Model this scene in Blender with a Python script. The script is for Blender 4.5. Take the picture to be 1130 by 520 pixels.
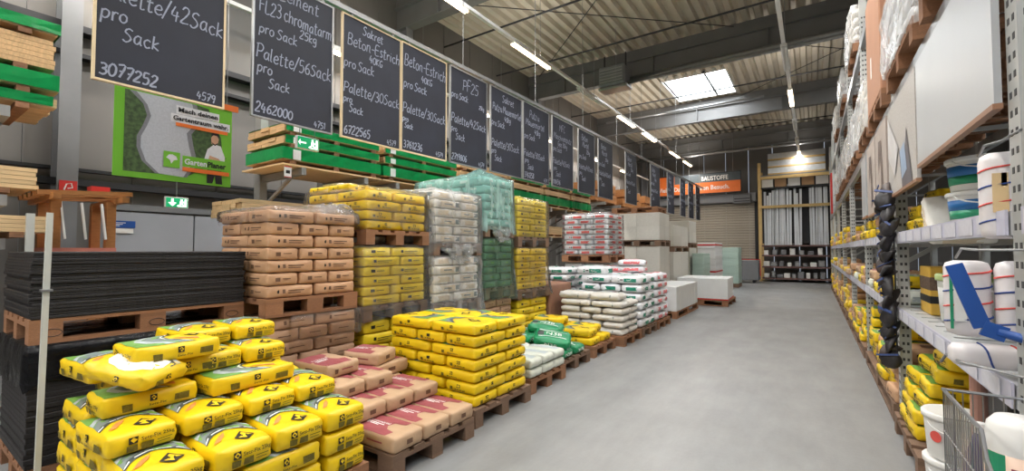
import bpy, bmesh, math, random
from mathutils import Vector, Matrix
from mathutils.geometry import tessellate_polygon
for o in list(bpy.data.objects): bpy.data.objects.remove(o)
SC = bpy.context.scene; COL = SC.collection
R = math.radians; PI = math.pi
RND = random.Random(7)

# ------------------------------------------------------------------ camera
FPX, CAMH = 487.0, 1.4
YAW = math.atan((897-565)/FPX); PITCH = math.atan((276-260)/FPX)
cam = bpy.data.objects.new('camera', bpy.data.cameras.new('camera'))
COL.objects.link(cam); SC.camera = cam
cam.data.sensor_width = 36; cam.data.lens = FPX/1130*36
cam.data.clip_start = .05; cam.data.clip_end = 200
cam.location = (0, 0, CAMH); cam.rotation_euler = (PI/2+PITCH, 0, YAW)

# ------------------------------------------------------------------ world, exposure
w = bpy.data.worlds.new('world'); SC.world = w; w.use_nodes = True
w.node_tree.nodes['Background'].inputs[0].default_value = (.75, .85, 1, 1)
w.node_tree.nodes['Background'].inputs[1].default_value = .6
SC.view_settings.view_transform = 'Standard'; SC.view_settings.look = 'None'
SC.view_settings.gamma = 1; SC.view_settings.use_curve_mapping = False
SC.view_settings.exposure = -0.08
LAMP_W = 67          # watts of each strip lamp
SKY_E = 20.0         # strength of the daylight panes in the roof

# ------------------------------------------------------------------ materials
def lin(c): 
    return tuple(((v/255)/12.92 if v/255 <= .04045 else ((v/255+.055)/1.055)**2.4) for v in c)
MATS = {}
def mat(name, rgb, rough=.6, metal=0, var=.10, scale=6, bump=0, bscale=40, emit=0, rand=.06, stretch=None, spec=.5, coat=0):
    if name in MATS: return MATS[name]
    m = bpy.data.materials.new(name); m.use_nodes = True; MATS[name] = m
    n = m.node_tree.nodes; l = m.node_tree.links; b = n['Principled BSDF']
    c = lin(rgb)
    b.inputs['Roughness'].default_value = rough; b.inputs['Metallic'].default_value = metal
    b.inputs['Specular IOR Level'].default_value = spec; b.inputs['Coat Weight'].default_value = coat
    b.inputs['Base Color'].default_value = (*c, 1)
    if emit:
        b.inputs['Emission Color'].default_value = (*c, 1); b.inputs['Emission Strength'].default_value = emit
        return m
    tc = n.new('ShaderNodeTexCoord'); mp = n.new('ShaderNodeMapping'); nz = n.new('ShaderNodeTexNoise')
    l.new(tc.outputs['Object'], mp.inputs[0]); l.new(mp.outputs[0], nz.inputs['Vector'])
    if stretch: mp.inputs['Scale'].default_value = stretch
    nz.inputs['Scale'].default_value = scale; nz.inputs['Detail'].default_value = 5
    oi = n.new('ShaderNodeObjectInfo')
    mr = n.new('ShaderNodeMapRange'); mr.inputs['To Min'].default_value = 1-var; mr.inputs['To Max'].default_value = 1+var
    mr.inputs['From Min'].default_value = .3; mr.inputs['From Max'].default_value = .7
    l.new(nz.outputs['Fac'], mr.inputs['Value'])
    m2 = n.new('ShaderNodeMapRange'); m2.inputs['To Min'].default_value = 1-rand; m2.inputs['To Max'].default_value = 1+rand
    l.new(oi.outputs['Random'], m2.inputs['Value'])
    mu = n.new('ShaderNodeMath'); mu.operation = 'MULTIPLY'; l.new(mr.outputs[0], mu.inputs[0]); l.new(m2.outputs[0], mu.inputs[1])
    vm = n.new('ShaderNodeVectorMath'); vm.operation = 'SCALE'; vm.inputs[0].default_value = c
    l.new(mu.outputs[0], vm.inputs['Scale']); l.new(vm.outputs[0], b.inputs['Base Color'])
    if bump:
        n2 = n.new('ShaderNodeTexNoise'); n2.inputs['Scale'].default_value = bscale; n2.inputs['Detail'].default_value = 4
        l.new(mp.outputs[0], n2.inputs['Vector'])
        bp = n.new('ShaderNodeBump'); bp.inputs['Strength'].default_value = bump; bp.inputs['Distance'].default_value = .02
        l.new(n2.outputs['Fac'], bp.inputs['Height']); l.new(bp.outputs[0], b.inputs['Normal'])
    return m
def film_mat(name, tint=(1,1,1), haze=.12, hazecol=(235,238,240), gloss=.85):
    m = bpy.data.materials.new(name); m.use_nodes = True; MATS[name] = m
    n = m.node_tree.nodes; l = m.node_tree.links; n.remove(n['Principled BSDF']); out = n['Material Output']
    tr = n.new('ShaderNodeBsdfTransparent'); tr.inputs[0].default_value = (*tint, 1)
    gl = n.new('ShaderNodeBsdfGlossy'); gl.inputs['Roughness'].default_value = .2
    df = n.new('ShaderNodeBsdfDiffuse'); df.inputs[0].default_value = (*lin(hazecol), 1)
    tc = n.new('ShaderNodeTexCoord'); nz = n.new('ShaderNodeTexNoise'); nz.inputs['Scale'].default_value = 9; nz.inputs['Detail'].default_value = 5
    mp = n.new('ShaderNodeMapping'); mp.inputs['Scale'].default_value = (1, 1, .35)
    l.new(tc.outputs['Object'], mp.inputs[0]); l.new(mp.outputs[0], nz.inputs['Vector'])
    bp = n.new('ShaderNodeBump'); bp.inputs['Strength'].default_value = .55; bp.inputs['Distance'].default_value = .05
    l.new(nz.outputs['Fac'], bp.inputs['Height']); l.new(bp.outputs[0], gl.inputs['Normal'])
    fr = n.new('ShaderNodeFresnel'); fr.inputs[0].default_value = 1.33; l.new(bp.outputs[0], fr.inputs['Normal'])
    a = n.new('ShaderNodeMixShader'); mr = n.new('ShaderNodeMapRange')
    mr.inputs['From Min'].default_value = .45; mr.inputs['From Max'].default_value = .75
    mr.inputs['To Min'].default_value = haze*.6; mr.inputs['To Max'].default_value = min(1, haze*2.2)
    l.new(nz.outputs['Fac'], mr.inputs['Value']); l.new(mr.outputs[0], a.inputs[0])
    l.new(tr.outputs[0], a.inputs[1]); l.new(df.outputs[0], a.inputs[2])
    fm = n.new('ShaderNodeMath'); fm.operation = 'MULTIPLY'; fm.inputs[1].default_value = gloss; l.new(fr.outputs[0], fm.inputs[0])
    b = n.new('ShaderNodeMixShader'); l.new(fm.outputs[0], b.inputs[0]); l.new(a.outputs[0], b.inputs[1]); l.new(gl.outputs[0], b.inputs[2])
    l.new(b.outputs[0], out.inputs['Surface'])
    return m
def concrete(name):
    m = mat(name, (135, 136, 136), rough=.42, var=.07, scale=2.2, bump=.05, bscale=30, rand=0)
    n = m.node_tree.nodes; l = m.node_tree.links; b = n['Principled BSDF']
    src = b.inputs['Base Color'].links[0].from_socket
    tc = n.new('ShaderNodeTexCoord'); mp = n.new('ShaderNodeMapping'); mp.inputs['Scale'].default_value = (4, 1.1, 1); mp.inputs['Rotation'].default_value = (0, 0, .12)
    nz = n.new('ShaderNodeTexNoise'); nz.inputs['Scale'].default_value = 1.1; nz.inputs['Detail'].default_value = 8; nz.inputs['Roughness'].default_value = .7
    l.new(tc.outputs['Object'], mp.inputs[0]); l.new(mp.outputs[0], nz.inputs['Vector'])
    cr = n.new('ShaderNodeMapRange'); cr.inputs['From Min'].default_value = .3; cr.inputs['From Max'].default_value = .7
    cr.inputs['To Min'].default_value = .84; cr.inputs['To Max'].default_value = 1.10; l.new(nz.outputs['Fac'], cr.inputs['Value'])
    vm = n.new('ShaderNodeVectorMath'); vm.operation = 'SCALE'; l.new(src, vm.inputs[0]); l.new(cr.outputs[0], vm.inputs['Scale'])
    l.new(vm.outputs[0], b.inputs['Base Color'])
    n2 = n.new('ShaderNodeTexNoise'); n2.inputs['Scale'].default_value = .7; n2.inputs['Detail'].default_value = 3
    l.new(tc.outputs['Object'], n2.inputs['Vector'])
    r2 = n.new('ShaderNodeMapRange'); r2.inputs['To Min'].default_value = .3; r2.inputs['To Max'].default_value = .6; l.new(n2.outputs['Fac'], r2.inputs['Value'])
    l.new(r2.outputs[0], b.inputs['Roughness'])
    return m

# ------------------------------------------------------------------ object helpers
def link(name, data, parent=None, loc=(0,0,0), rot=(0,0,0), scl=(1,1,1)):
    o = bpy.data.objects.new(name, data); COL.objects.link(o)
    o.location = loc; o.rotation_euler = rot; o.scale = scl
    if parent: o.parent = parent
    return o
def tag(o, label, cat, group=None, kind=None):
    o['label'] = label; o['category'] = cat
    if group: o['group'] = group
    if kind: o['kind'] = kind
    return o
def thing(name, label, cat, loc=(0,0,0), rz=0, group=None, rot=None):
    return tag(link(name, None, None, loc, rot or (0,0,rz)), label, cat, group)
def struct(o): o['kind'] = 'structure'; return o
def empty_struct(name, label, cat, loc=(0,0,0)):
    o = link(name, None, None, loc); o['kind'] = 'structure'; o['label'] = label; o['category'] = cat; return o
def mk(name, verts, faces, mats, mi=None, smooth=False):
    me = bpy.data.meshes.new(name); me.from_pydata([tuple(v) for v in verts], [], faces)
    for m in (mats if isinstance(mats, (list, tuple)) else [mats]): me.materials.append(m)
    if mi: me.polygons.foreach_set('material_index', mi)
    if smooth: me.polygons.foreach_set('use_smooth', [True]*len(me.polygons))
    me.update(); return me
class MB:
    """collects shapes of one part"""
    def __init__(s): s.v = []; s.f = []; s.i = []
    def add(s, vs, fs, k=0):
        n = len(s.v); s.v += [tuple(v) for v in vs]; s.f += [tuple(a+n for a in f) for f in fs]; s.i += [k]*len(fs); return s
    def box(s, x0, x1, y0, y1, z0, z1, k=0, ch=0):
        if ch:
            c = min(ch, (x1-x0)/2.1, (y1-y0)/2.1, (z1-z0)/2.1)
            bm = bmesh.new(); bmesh.ops.create_cube(bm, size=1)
            for v in bm.verts: v.co = (x0+(v.co.x+.5)*(x1-x0), y0+(v.co.y+.5)*(y1-y0), z0+(v.co.z+.5)*(z1-z0))
            bmesh.ops.bevel(bm, geom=bm.edges[:], offset=c, segments=1, affect='EDGES')
            bm.verts.index_update(); s.add([v.co[:] for v in bm.verts], [[v.index for v in f.verts] for f in bm.faces], k); bm.free(); return s
        vs = [(x, y, z) for z in (z0, z1) for y in (y0, y1) for x in (x0, x1)]
        return s.add(vs, [(0,2,3,1), (4,5,7,6), (0,1,5,4), (2,6,7,3), (0,4,6,2), (1,3,7,5)], k)
    def quad(s, a, b, c, d, k=0): return s.add([a,b,c,d], [(0,1,2,3)], k)
    def bar(s, a, b, wd, ht=None, k=0, up=(0,0,1)):
        a = Vector(a); b = Vector(b); d = (b-a).normalized(); up = Vector(up)
        if abs(d.dot(up)) > .98: up = Vector((0,1,0))
        x = d.cross(up).normalized(); y = x.cross(d); ht = ht or wd
        vs = [p + x*sx*wd/2 + y*sy*ht/2 for p in (a, b) for sx, sy in ((-1,-1),(1,-1),(1,1),(-1,1))]
        return s.add(vs, [(3,2,1,0),(4,5,6,7),(0,1,5,4),(1,2,6,5),(2,3,7,6),(3,0,4,7)], k)
    def tube(s, pts, r, n=8, k=0, cap=True):
        pts = [Vector(p) for p in pts]; vs = []; fs = []; prev = None
        for j, p in enumerate(pts):
            d = (pts[min(j+1, len(pts)-1)] - pts[max(j-1, 0)]).normalized()
            if prev is None:
                ref = Vector((0,0,1)) if abs(d.z) < .9 else Vector((1,0,0)); x = d.cross(ref).normalized()
            else: x = (prev - d*prev.dot(d)).normalized()
            prev = x; y = d.cross(x)
            rr = r[j] if isinstance(r, (list, tuple)) else r
            vs += [p + (x*math.cos(2*PI*q/n) + y*math.sin(2*PI*q/n))*rr for q in range(n)]
        for j in range(len(pts)-1):
            for q in range(n): fs.append((j*n+q, j*n+(q+1)%n, (j+1)*n+(q+1)%n, (j+1)*n+q))
        if cap: fs.append(tuple(range(n))[::-1]); fs.append(tuple(range((len(pts)-1)*n, len(pts)*n)))
        return s.add(vs, fs, k)
    def lathe(s, prof, n=20, c=(0,0,0), k=0):
        vs = []; fs = []
        for r, z in prof: vs += [(c[0]+r*math.cos(2*PI*q/n), c[1]+r*math.sin(2*PI*q/n), c[2]+z) for q in range(n)]
        for j in range(len(prof)-1):
            for q in range(n): fs.append((j*n+q, j*n+(q+1)%n, (j+1)*n+(q+1)%n, (j+1)*n+q))
        fs.append(tuple(range(n))[::-1]); fs.append(tuple(range((len(prof)-1)*n, len(prof)*n)))
        return s.add(vs, fs, k)
    def mesh(s, name, mats, smooth=False): return mk(name, s.v, s.f, mats, s.i, smooth)
    def build(s, name, mats, parent=None, loc=(0,0,0), rot=(0,0,0), smooth=False):
        return link(name, s.mesh(name, mats, smooth), parent, loc, rot)
BOXC = {}
def boxmesh(dx, dy, dz, m, ch=0):
    """shared box mesh, centred in x,y, standing on z=0"""
    k = (round(dx,3), round(dy,3), round(dz,3), m.name, ch)
    if k not in BOXC: BOXC[k] = MB().box(-dx/2, dx/2, -dy/2, dy/2, 0, dz, 0, ch).mesh('box', m)
    return BOXC[k]
ORD = ['zeroth','first','second','third','fourth','fifth','sixth','seventh','eighth','ninth','tenth','eleventh','twelfth','thirteenth','fourteenth','fifteenth',
 'sixteenth','seventeenth','eighteenth','nineteenth','twentieth','twenty-first','twenty-second','twenty-third','twenty-fourth']
FC = {}
def text_geo(t, bold=0.0):
    """flat triangles of lettering in the built-in face, height of capitals about 0.73"""
    if (t, bold) in FC: return FC[(t, bold)]
    cu = bpy.data.curves.new('t', 'FONT'); cu.body = t; cu.resolution_u = 2; cu.offset = bold
    o = bpy.data.objects.new('t', cu); COL.objects.link(o)
    me = bpy.data.meshes.new_from_object(o.evaluated_get(bpy.context.evaluated_depsgraph_get()))
    vs = [(v.co.x, v.co.y) for v in me.vertices]; fs = [tuple(p.vertices) for p in me.polygons]
    bpy.data.objects.remove(o); bpy.data.meshes.remove(me); bpy.data.curves.remove(cu)
    FC[(t, bold)] = (vs, fs); return FC[(t, bold)]
def text_flat(mb, t, org, ux, uy, h, k=0, bold=0.0, width=None):
    vs, fs = text_geo(t, bold); s = h/.73; org = Vector(org); ux = Vector(ux); uy = Vector(uy); sx = s
    if width: sx = width/max(.01, max(v[0] for v in vs))
    mb.add([org + ux*(v[0]*sx) + uy*(v[1]*s) for v in vs], fs, k)

# single-stroke chalk hand: y 0 baseline, 6 x-height, 10 capitals
GL = {'P':(7,'1,0 1.3,10;0,9.5 4,10.3 6.5,8 5,5 1.3,4.6'),'a':(6.5,'5,5.3 3,6 1,4 1.3,1 3.3,.4 5,3;5,6 5,1.5 6,0'),'l':(3,'1,10 1,1 2.4,0'),
'e':(6,'1,3 5,3.6 4.3,6 2.5,6 1,3.5 1.5,1 3.5,0 5.6,1'),'t':(5,'2,9 2,1 3,0 4.5,.6;0.3,6.5 4.3,6.7'),'/':(5,'0,-1.5 4.6,11'),
'S':(7,'6,9 4,10 2,9 1.5,7 4,5.3 5.6,3 4,.5 2,0 .5,1.3'),'c':(6,'5,5 3.5,6 1.5,5 1,3 2,.7 3.5,0 5.3,1'),'k':(6,'1,10 1,0;4.8,6 1.2,3 5.3,0'),
'p':(6.5,'1,6 1,-3.5;1,5 3,6.2 5.3,5 5,2 3,.3 1,1.5'),'r':(5,'1,6 1.3,0;1.2,4 2.6,6 4.5,5.6'),'o':(6.2,'3,6 1,4.5 1,1.5 3,0 5,1.5 5,4.5 3,6'),
'Z':(7,'.5,10 6,10 .5,0 6.3,.3'),'m':(9,'1,6 1,0;1,4.5 2.8,6 4,5 4,0;4,4.5 6,6 7.2,5 7.2,1 8.2,0'),'n':(6.5,'1,6 1,0;1,4.5 3,6 4.6,5 4.6,1 5.8,0'),
'F':(6.5,'1,0 1,10 6,10.3;1,5.3 5,5.6'),'L':(6,'1,10 1,0 5.6,.3'),'h':(6.3,'1,10 1,0;1,4 3,6 4.8,5 4.8,0'),'g':(6.3,'5,5 3,6 1,4.3 1.3,1.6 3,1 5,3;5,6 5,-2 3,-3.5 1,-2.5'),
'b':(6,'1,10 1,0;1,4.5 3,6 5,4.5 5,1.5 3,0 1,1'),'s':(5,'4.3,5.4 2.6,6 1.3,5 2.6,3.2 4.2,1.8 3,0 .8,.6'),'B':(7,'1,0 1,10;1,10 4.5,10 5.5,7.7 4,5.4 1,5.3;4,5.4 6.2,3 4.8,.3 1,0'),
'-':(5,'.8,4 4.3,4.2'),'E':(6.5,'6,10 1,10 1,0 6,0;1,5.2 5,5.3'),'i':(3,'1.2,6 1.2,1 2,0;1.2,8.2 1.5,8.5'),'G':(7,'6,9 4,10 1.5,8 1,4 2.5,.4 5,.3 6,4 3.8,4'),
'K':(6.8,'1,10 1,0;5.8,10 1.2,5 6,0'),'u':(6.5,'1,6 1,1.5 3,0 5,2;5,6 5,1 6,0'),'M':(9,'1,0 1.4,10 4.4,3.6 7.4,10 8,0'),'z':(5.5,'.8,6 4.8,6 .8,0 5,.2'),
'.':(2.5,'.8,.2 1.2,.5'),'V':(7,'.5,10 3.3,0 6.3,10'),'C':(7,'6,8.6 4,10 1.6,8 1,4.5 2,1 4,0 6,1.5'),'d':(6.5,'5,5 3,6 1,4 1.3,1 3,0 5,2;5,10 5,1 6,0'),
'T':(6.8,'.4,10 6.4,10.2;3.4,10 3.2,0'),'f':(4.5,'4.3,9.5 2.8,9.8 2,8 2,0;.4,6 3.8,6.2'),'w':(8,'.8,6 2,0 4,5 5.8,0 7.3,6'),'A':(7.5,'.5,0 3.6,10 6.8,0;1.6,4 5.6,4'),
'x':(6,'1,6 5,0;5,6 1,0'),'y':(6,'1,6 2.7,1;5,6 1.6,-3'),'ö':(6.2,'3,6 1,4.5 1,1.5 3,0 5,1.5 5,4.5 3,6;2,8 2.1,8.3;4,8 4.1,8.3'),
'0':(6.8,'3.4,10 1,7.5 1,2.5 3.4,0 5.8,2.5 5.8,7.5 3.4,10'),'1':(4.5,'.6,7.4 2.8,10 2.8,0'),'2':(6.8,'1,8 2.6,10 5,9.4 5.4,7 3,3.4 .6,0 6,.3'),
'3':(6.6,'1,9.4 3.4,10 5.2,8.4 4.6,6 2.6,5.3 5.2,4.4 5.8,2 3.6,0 .8,.8'),'4':(6.8,'2.6,10 .8,4 5.8,4.2;4.3,7 4.1,0'),'5':(6.6,'5.5,10 1.6,10 1.4,5.8 4.2,6 5.6,3.4 4,.3 .8,.6'),
'6':(6.6,'5,9.7 2.4,7.6 1,3.6 2.4,.3 4.8,.6 5.6,3 4,5.2 1.2,3.8'),'7':(6.4,'.6,9.8 5.8,10 2.4,0;1.8,5 5,5.2'),'8':(6.6,'3.4,5.4 1.4,7.6 3.2,10 5.2,7.8 1,2.6 3.2,0 5.8,2.6 3.4,5.4'),'9':(6.6,'5.4,7 3.4,5 1.2,7 2.4,9.8 5,9.2 5.4,6 4,0')}
def smooth_line(pts):
    if len(pts) < 3: return pts
    out = []
    for i in range(len(pts)-1):
        p0 = pts[max(i-1,0)]; p1 = pts[i]; p2 = pts[i+1]; p3 = pts[min(i+2, len(pts)-1)]
        for q in range(3):
            t = q/3; t2 = t*t; t3 = t2*t
            out.append(tuple(.5*((2*p1[k]) + (-p0[k]+p2[k])*t + (2*p0[k]-5*p1[k]+4*p2[k]-p3[k])*t2 + (-p0[k]+3*p1[k]-3*p2[k]+p3[k])*t3) for k in (0,1)))
    return out + [pts[-1]]
def chalk(mb, t, x, y, h, wd, rnd, maxw=None):
    """handwriting in the board's own (right, up) plane -> list of ribbons in YZ"""
    s = h/10; tw = sum(GL[c][0] if c in GL else 2.5 for c in t)*s*.84
    sx = .84*s*(min(1, maxw/tw) if maxw else 1); cx = x
    for c in t:
        if c not in GL: cx += 2.5*sx; continue
        dy = rnd.uniform(-.5,.5)*s; k = rnd.uniform(.92,1.08)
        for st in GL[c][1].split(';'):
            pts = smooth_line([tuple(float(q) for q in p.split(',')) for p in st.split()])
            pts = [(cx + (p[0]+.12*p[1])*sx, y + p[1]*s*k + dy) for p in pts]
            vs = []
            for j, p in enumerate(pts):
                a = pts[max(j-1,0)]; b = pts[min(j+1,len(pts)-1)]; dx, dz = b[0]-a[0], b[1]-a[1]; L = math.hypot(dx, dz) or 1
                ww = wd*.5*rnd.uniform(.75,1.15)
                vs += [(0, p[0]-dz/L*ww, p[1]+dx/L*ww), (0, p[0]+dz/L*ww, p[1]-dx/L*ww)]
            mb.add(vs, [(2*j, 2*j+1, 2*j+3, 2*j+2) for j in range(len(pts)-1)])
        cx += GL[c][0]*sx
    return cx
# ------------------------------------------------------------------ shared colours
m_steel = mat('galvanised steel', (150,152,154), .38, .7, .08, 12)
m_grey = mat('grey paint', (118,120,124), .5, 0, .05, 5)
m_beam = mat('steel grey beam paint', (112,112,112), .55, .1, .08, 2, rand=.02)
m_deck = mat('roof deck', (186,178,162), .55, .05, .06, 3, rand=0)
m_wall = mat('wall panel', (110,108,106), .5, .1, .05, 1.5, rand=.03)
m_dark = mat('dark metal', (45,46,50), .5, .3, .1, 6)
m_white = mat('white paint', (226,226,224), .4, 0, .03, 6)
m_black = mat('black', (22,22,24), .45, 0, .15, 10)
m_wood = mat('pale timber', (205,168,122), .65, 0, .16, 5, stretch=(1,14,14), rand=.12, bump=.1)
m_woody = mat('pine timber', (214,183,138), .65, 0, .14, 4, stretch=(14,1,14), rand=.10, bump=.1)
m_pal = mat('pallet wood', (140,99,70), .75, 0, .22, 5, stretch=(3,3,9), rand=.18, bump=.2)
m_palg = mat('weathered pallet wood', (120,95,77), .8, 0, .22, 5, stretch=(3,3,9), rand=.18, bump=.2)
m_orange = mat('orange', (226,112,38), .5, 0, .05, 6)
m_red = mat('red', (190,40,38), .5, 0, .05, 6)
m_green = mat('green wrap', (12,138,72), .28, 0, .12, 8, bump=.35, bscale=9)
m_blue = mat('blue', (30,76,150), .4, 0, .06, 6)

# ------------------------------------------------------------------ floor and walls
XL, XR, YB, YF, ZC = -7.5, 6.0, 23.9, -16.0, 7.0
struct(MB().box(XL-.3, XR+.3, YF-.3, YB+.3, -.2, 0).build('floor', concrete('polished concrete')))
wl = empty_struct('wall_left', 'grey sheet metal hall wall behind the timber racks', 'wall')
y = YF; k = 0
pm = MB().box(-.08, 0, .01, .985, 0, 1).mesh('panel', m_wall)
rib = MB().box(-.02, .012, -.012, .012, 0, 1).mesh('seam', m_wall)
while y < YB:
    link('panel', pm, wl, (XL, y, 0), (0,0,0), (1, 1, ZC+.3))
    link('seam', rib, wl, (XL, y, 0), (0,0,0), (1, 1, ZC+.3)); y += 1.0
wb = empty_struct('wall_back', 'grey sheet metal back wall around the roller shutter', 'wall')
x = XL
pmb = MB().box(.01, .985, 0, .08, 0, 1).mesh('panel', m_wall)
while x < XR: link('panel', pmb, wb, (x, YB, 0), (0,0,0), (1, 1, ZC+.3)); x += 1.0
struct(MB().box(XR, XR+.1, YF, YB, 0, ZC+.3).build('wall_right', m_wall))
struct(MB().box(XL, XR, YF-.1, YF, 0, ZC+.3).build('wall_front', m_wall))

# ------------------------------------------------------------------ roof deck with daylight openings
SKYL = [(-4.05,-2.15,14.85,17.15), (-4.05,-2.15,3.2,5.5), (-4.05,-2.15,-4.2,-1.9), (2.2,4.1,14.85,17.15), (2.2,4.1,3.2,5.5), (2.2,4.1,-4.2,-1.9), (-4.05,-2.15,-11.6,-9.3), (2.2,4.1,-11.6,-9.3)]  # only the first is in view; the others are added for fill daylight
def deck(x0, x1, y0, y1, per=.28, dep=.10):
    mb = MB(); x = x0; prof = []
    while x < x1-.01:
        for fx, fz in ((0,0),(.42,0),(.55,1),(.87,1)): prof.append((min(x1, x+fx*per), ZC+fz*dep))
        x += per
    prof.append((x1, ZC))
    vs = [(px, yy, pz) for yy in (y0, y1) for px, pz in prof]; n = len(prof)
    return mb.add(vs, [(i, i+1, n+i+1, n+i) for i in range(n-1)])
ceil = empty_struct('ceiling', 'ribbed sheet metal roof deck of the hall', 'ceiling')
xs = [XL-.1, -4.05, -2.15, 2.2, 4.1, XR+.1]
for a, b in zip(xs, xs[1:]):
    holes = sorted(s[2:] for s in SKYL if abs(s[0]-a) < .01)
    yy = YF-.1
    for h0, h1 in holes + [(YB+.1, None)]:
        deck(a, b, yy, h0).build('deck_sheet', m_deck, ceil)
        yy = h1
struct(MB().box(XL-.3, XR+.3, YF-.3, YB+.3, ZC+.62, ZC+.7).build('trim_1', m_dark))
m_pane = bpy.data.materials.new('daylight pane'); m_pane.use_nodes = True
_b = m_pane.node_tree.nodes['Principled BSDF']; _b.inputs['Base Color'].default_value = (.8,.85,.9,1)
_b.inputs['Emission Color'].default_value = (.93,.97,1,1); _b.inputs['Emission Strength'].default_value = SKY_E
for i, (x0, x1, y0, y1) in enumerate(SKYL):
    e = empty_struct('window_%d' % (i+1), ('bright square rooflight above the far pallets' if i == 0 else 'unseen added rooflight in the roof deck outside the picture, %s' % ORD[i]), 'rooflight')
    c = MB()
    for bx in ((x0-.05,x0,y0-.05,y1+.05),(x1,x1+.05,y0-.05,y1+.05),(x0,x1,y0-.05,y0),(x0,x1,y1,y1+.05)): c.box(*bx, ZC-.02, ZC+.5)
    c.build('curb', m_white, e)
    MB().box(x0, x1, y0, y1, ZC+.42, ZC+.44).build('pane', m_pane, e)
    MB().bar(((x0+x1)/2+.35, y0-.1, ZC+.02), ((x0+x1)/2+.35, y1+.1, ZC+.02), .06).build('opener_bar', m_dark, e)
# roof girders, rods and pipes
for i, yb in enumerate((-10.0, -4.5, 1.3, 6.5, 12.0, 17.5, 23.0)):
    g = empty_struct('trim_%d' % (i+2), 'dark steel roof girder spanning the hall, %s from the camera' % ORD[i+1], 'girder', (0, yb, 0))
    MB().box(XL, XR, -.11, .11, 6.18, 6.21).build('lower_flange', m_beam, g)
    MB().box(XL, XR, -.11, .11, 6.66, 6.69).build('upper_flange', m_beam, g)
    MB().box(XL, XR, -.012, .012, 6.21, 6.66).build('web', m_beam, g)
    st = MB().box(-.015, .015, -.10, .10, 6.215, 6.655).mesh('stiffener', m_beam)
    for q in range(5): link('stiffener', st, g, (XL+1.3+q*2.7, 0, 0))
    pur = MB().box(XL, XR, -.04, .04, 6.70, 6.98).build('bearing_rail', m_beam, g)
    col = MB()
    col.box(XL+.10, XL+.12, -.09, .09, 0, 6.2).box(XL+.38, XL+.40, -.09, .09, 0, 6.2).box(XL+.12, XL+.38, -.01, .01, 0, 6.2)
    col.build('column', m_grey, g)
n = 0
for yr in (3.2, 8.0, 10.2, 15.0, 20.3):
    n += 1
    tag(MB().tube([(XL, yr, 6.45), (XR, yr, 6.45)], .022, 6).build('tie_rod', m_dark), 'thin dark tie rod under the roof deck, %s from the camera' % ORD[n], 'rod', 'roof tie rods')
for q, (a, b) in enumerate((((-7, 6.7, 6.85), (-1.5, 11.8, 6.85)), ((-7, 11.8, 6.85), (-1.5, 6.7, 6.85)), ((-2, 12.2, 6.85), (3.5, 17.3, 6.85)), ((-2, 17.3, 6.85), (3.5, 12.2, 6.85)), ((-6.5, 17.8, 6.85), (1, 22.8, 6.85)))):
    tag(MB().tube([a, b], .012, 5).build('wind_brace', m_dark), 'slanting wind brace rod between roof girders, %s counted from the left' % ORD[q+1], 'rod', 'wind braces')
tag(MB().tube([(-4, 11.55, 6.02), (XR, 11.55, 6.02)], .07, 10).build('heating_pipe', m_steel, smooth=True), 'thick pale grey duct pipe running right from the ceiling heater', 'pipe')
tag(MB().tube([(-4, 11.35, 5.86), (XR, 11.35, 5.86)], .045, 8).build('heating_pipe', m_steel, smooth=True), 'thinner pale grey pipe below the ceiling duct pipe', 'pipe')
tag(MB().tube([(-6.5, 16.0, 6.3), (-1.2, 16.0, 6.3)], .035, 8).build('cable_pipe', m_steel, smooth=True), 'slim light pipe in front of the far roof girder', 'pipe')
tag(MB().tube([(XL, 22.4, 5.95), (XR, 22.4, 5.95)], .05, 8).build('cable_pipe', m_steel, smooth=True), 'long horizontal pipe high up before the back wall', 'pipe')
h = thing('ceiling_heater', 'grey louvred unit heater hanging under the roof girder', 'heater', (-4.35, 11.35, 5.72))
MB().box(-.36, .36, -.3, .3, .08, .6, 0, .04).build('casing', m_grey, h)
lv = boxmesh(.62, .03, .02, m_steel)
for q in range(5): link('louvre', lv, h, (0, -.31, .16+q*.08), (.5,0,0))
hs = boxmesh(.03, .03, .42, m_dark)
for s in (-1, 1): link('hanger', hs, h, (s*.3, 0, .58))
MB().box(-.4, .4, -.22, .22, .0, .08, 0, .02).build('outlet', m_steel, h)
for q, (x, y) in enumerate(((-3.2, 11.85), (-2.3, 19.6))):
    s = thing('smoke_detector', ('round white detector hanging from the roof beside the heater', 'round white detector hanging from the roof before the back wall')[q], 'detector', (x, y, 6.28 if q else 5.98), 0, 'roof smoke detectors')
    MB().lathe([(.03,.12),(.11,.1),(.12,.04),(.07,0),(.0,-.01)], 14).build('housing', m_white, s, smooth=True)
    MB().tube([(0,0,.1), (0,0,.78 if q else .24)], .012, 6).build('stem', m_white, s)

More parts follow.
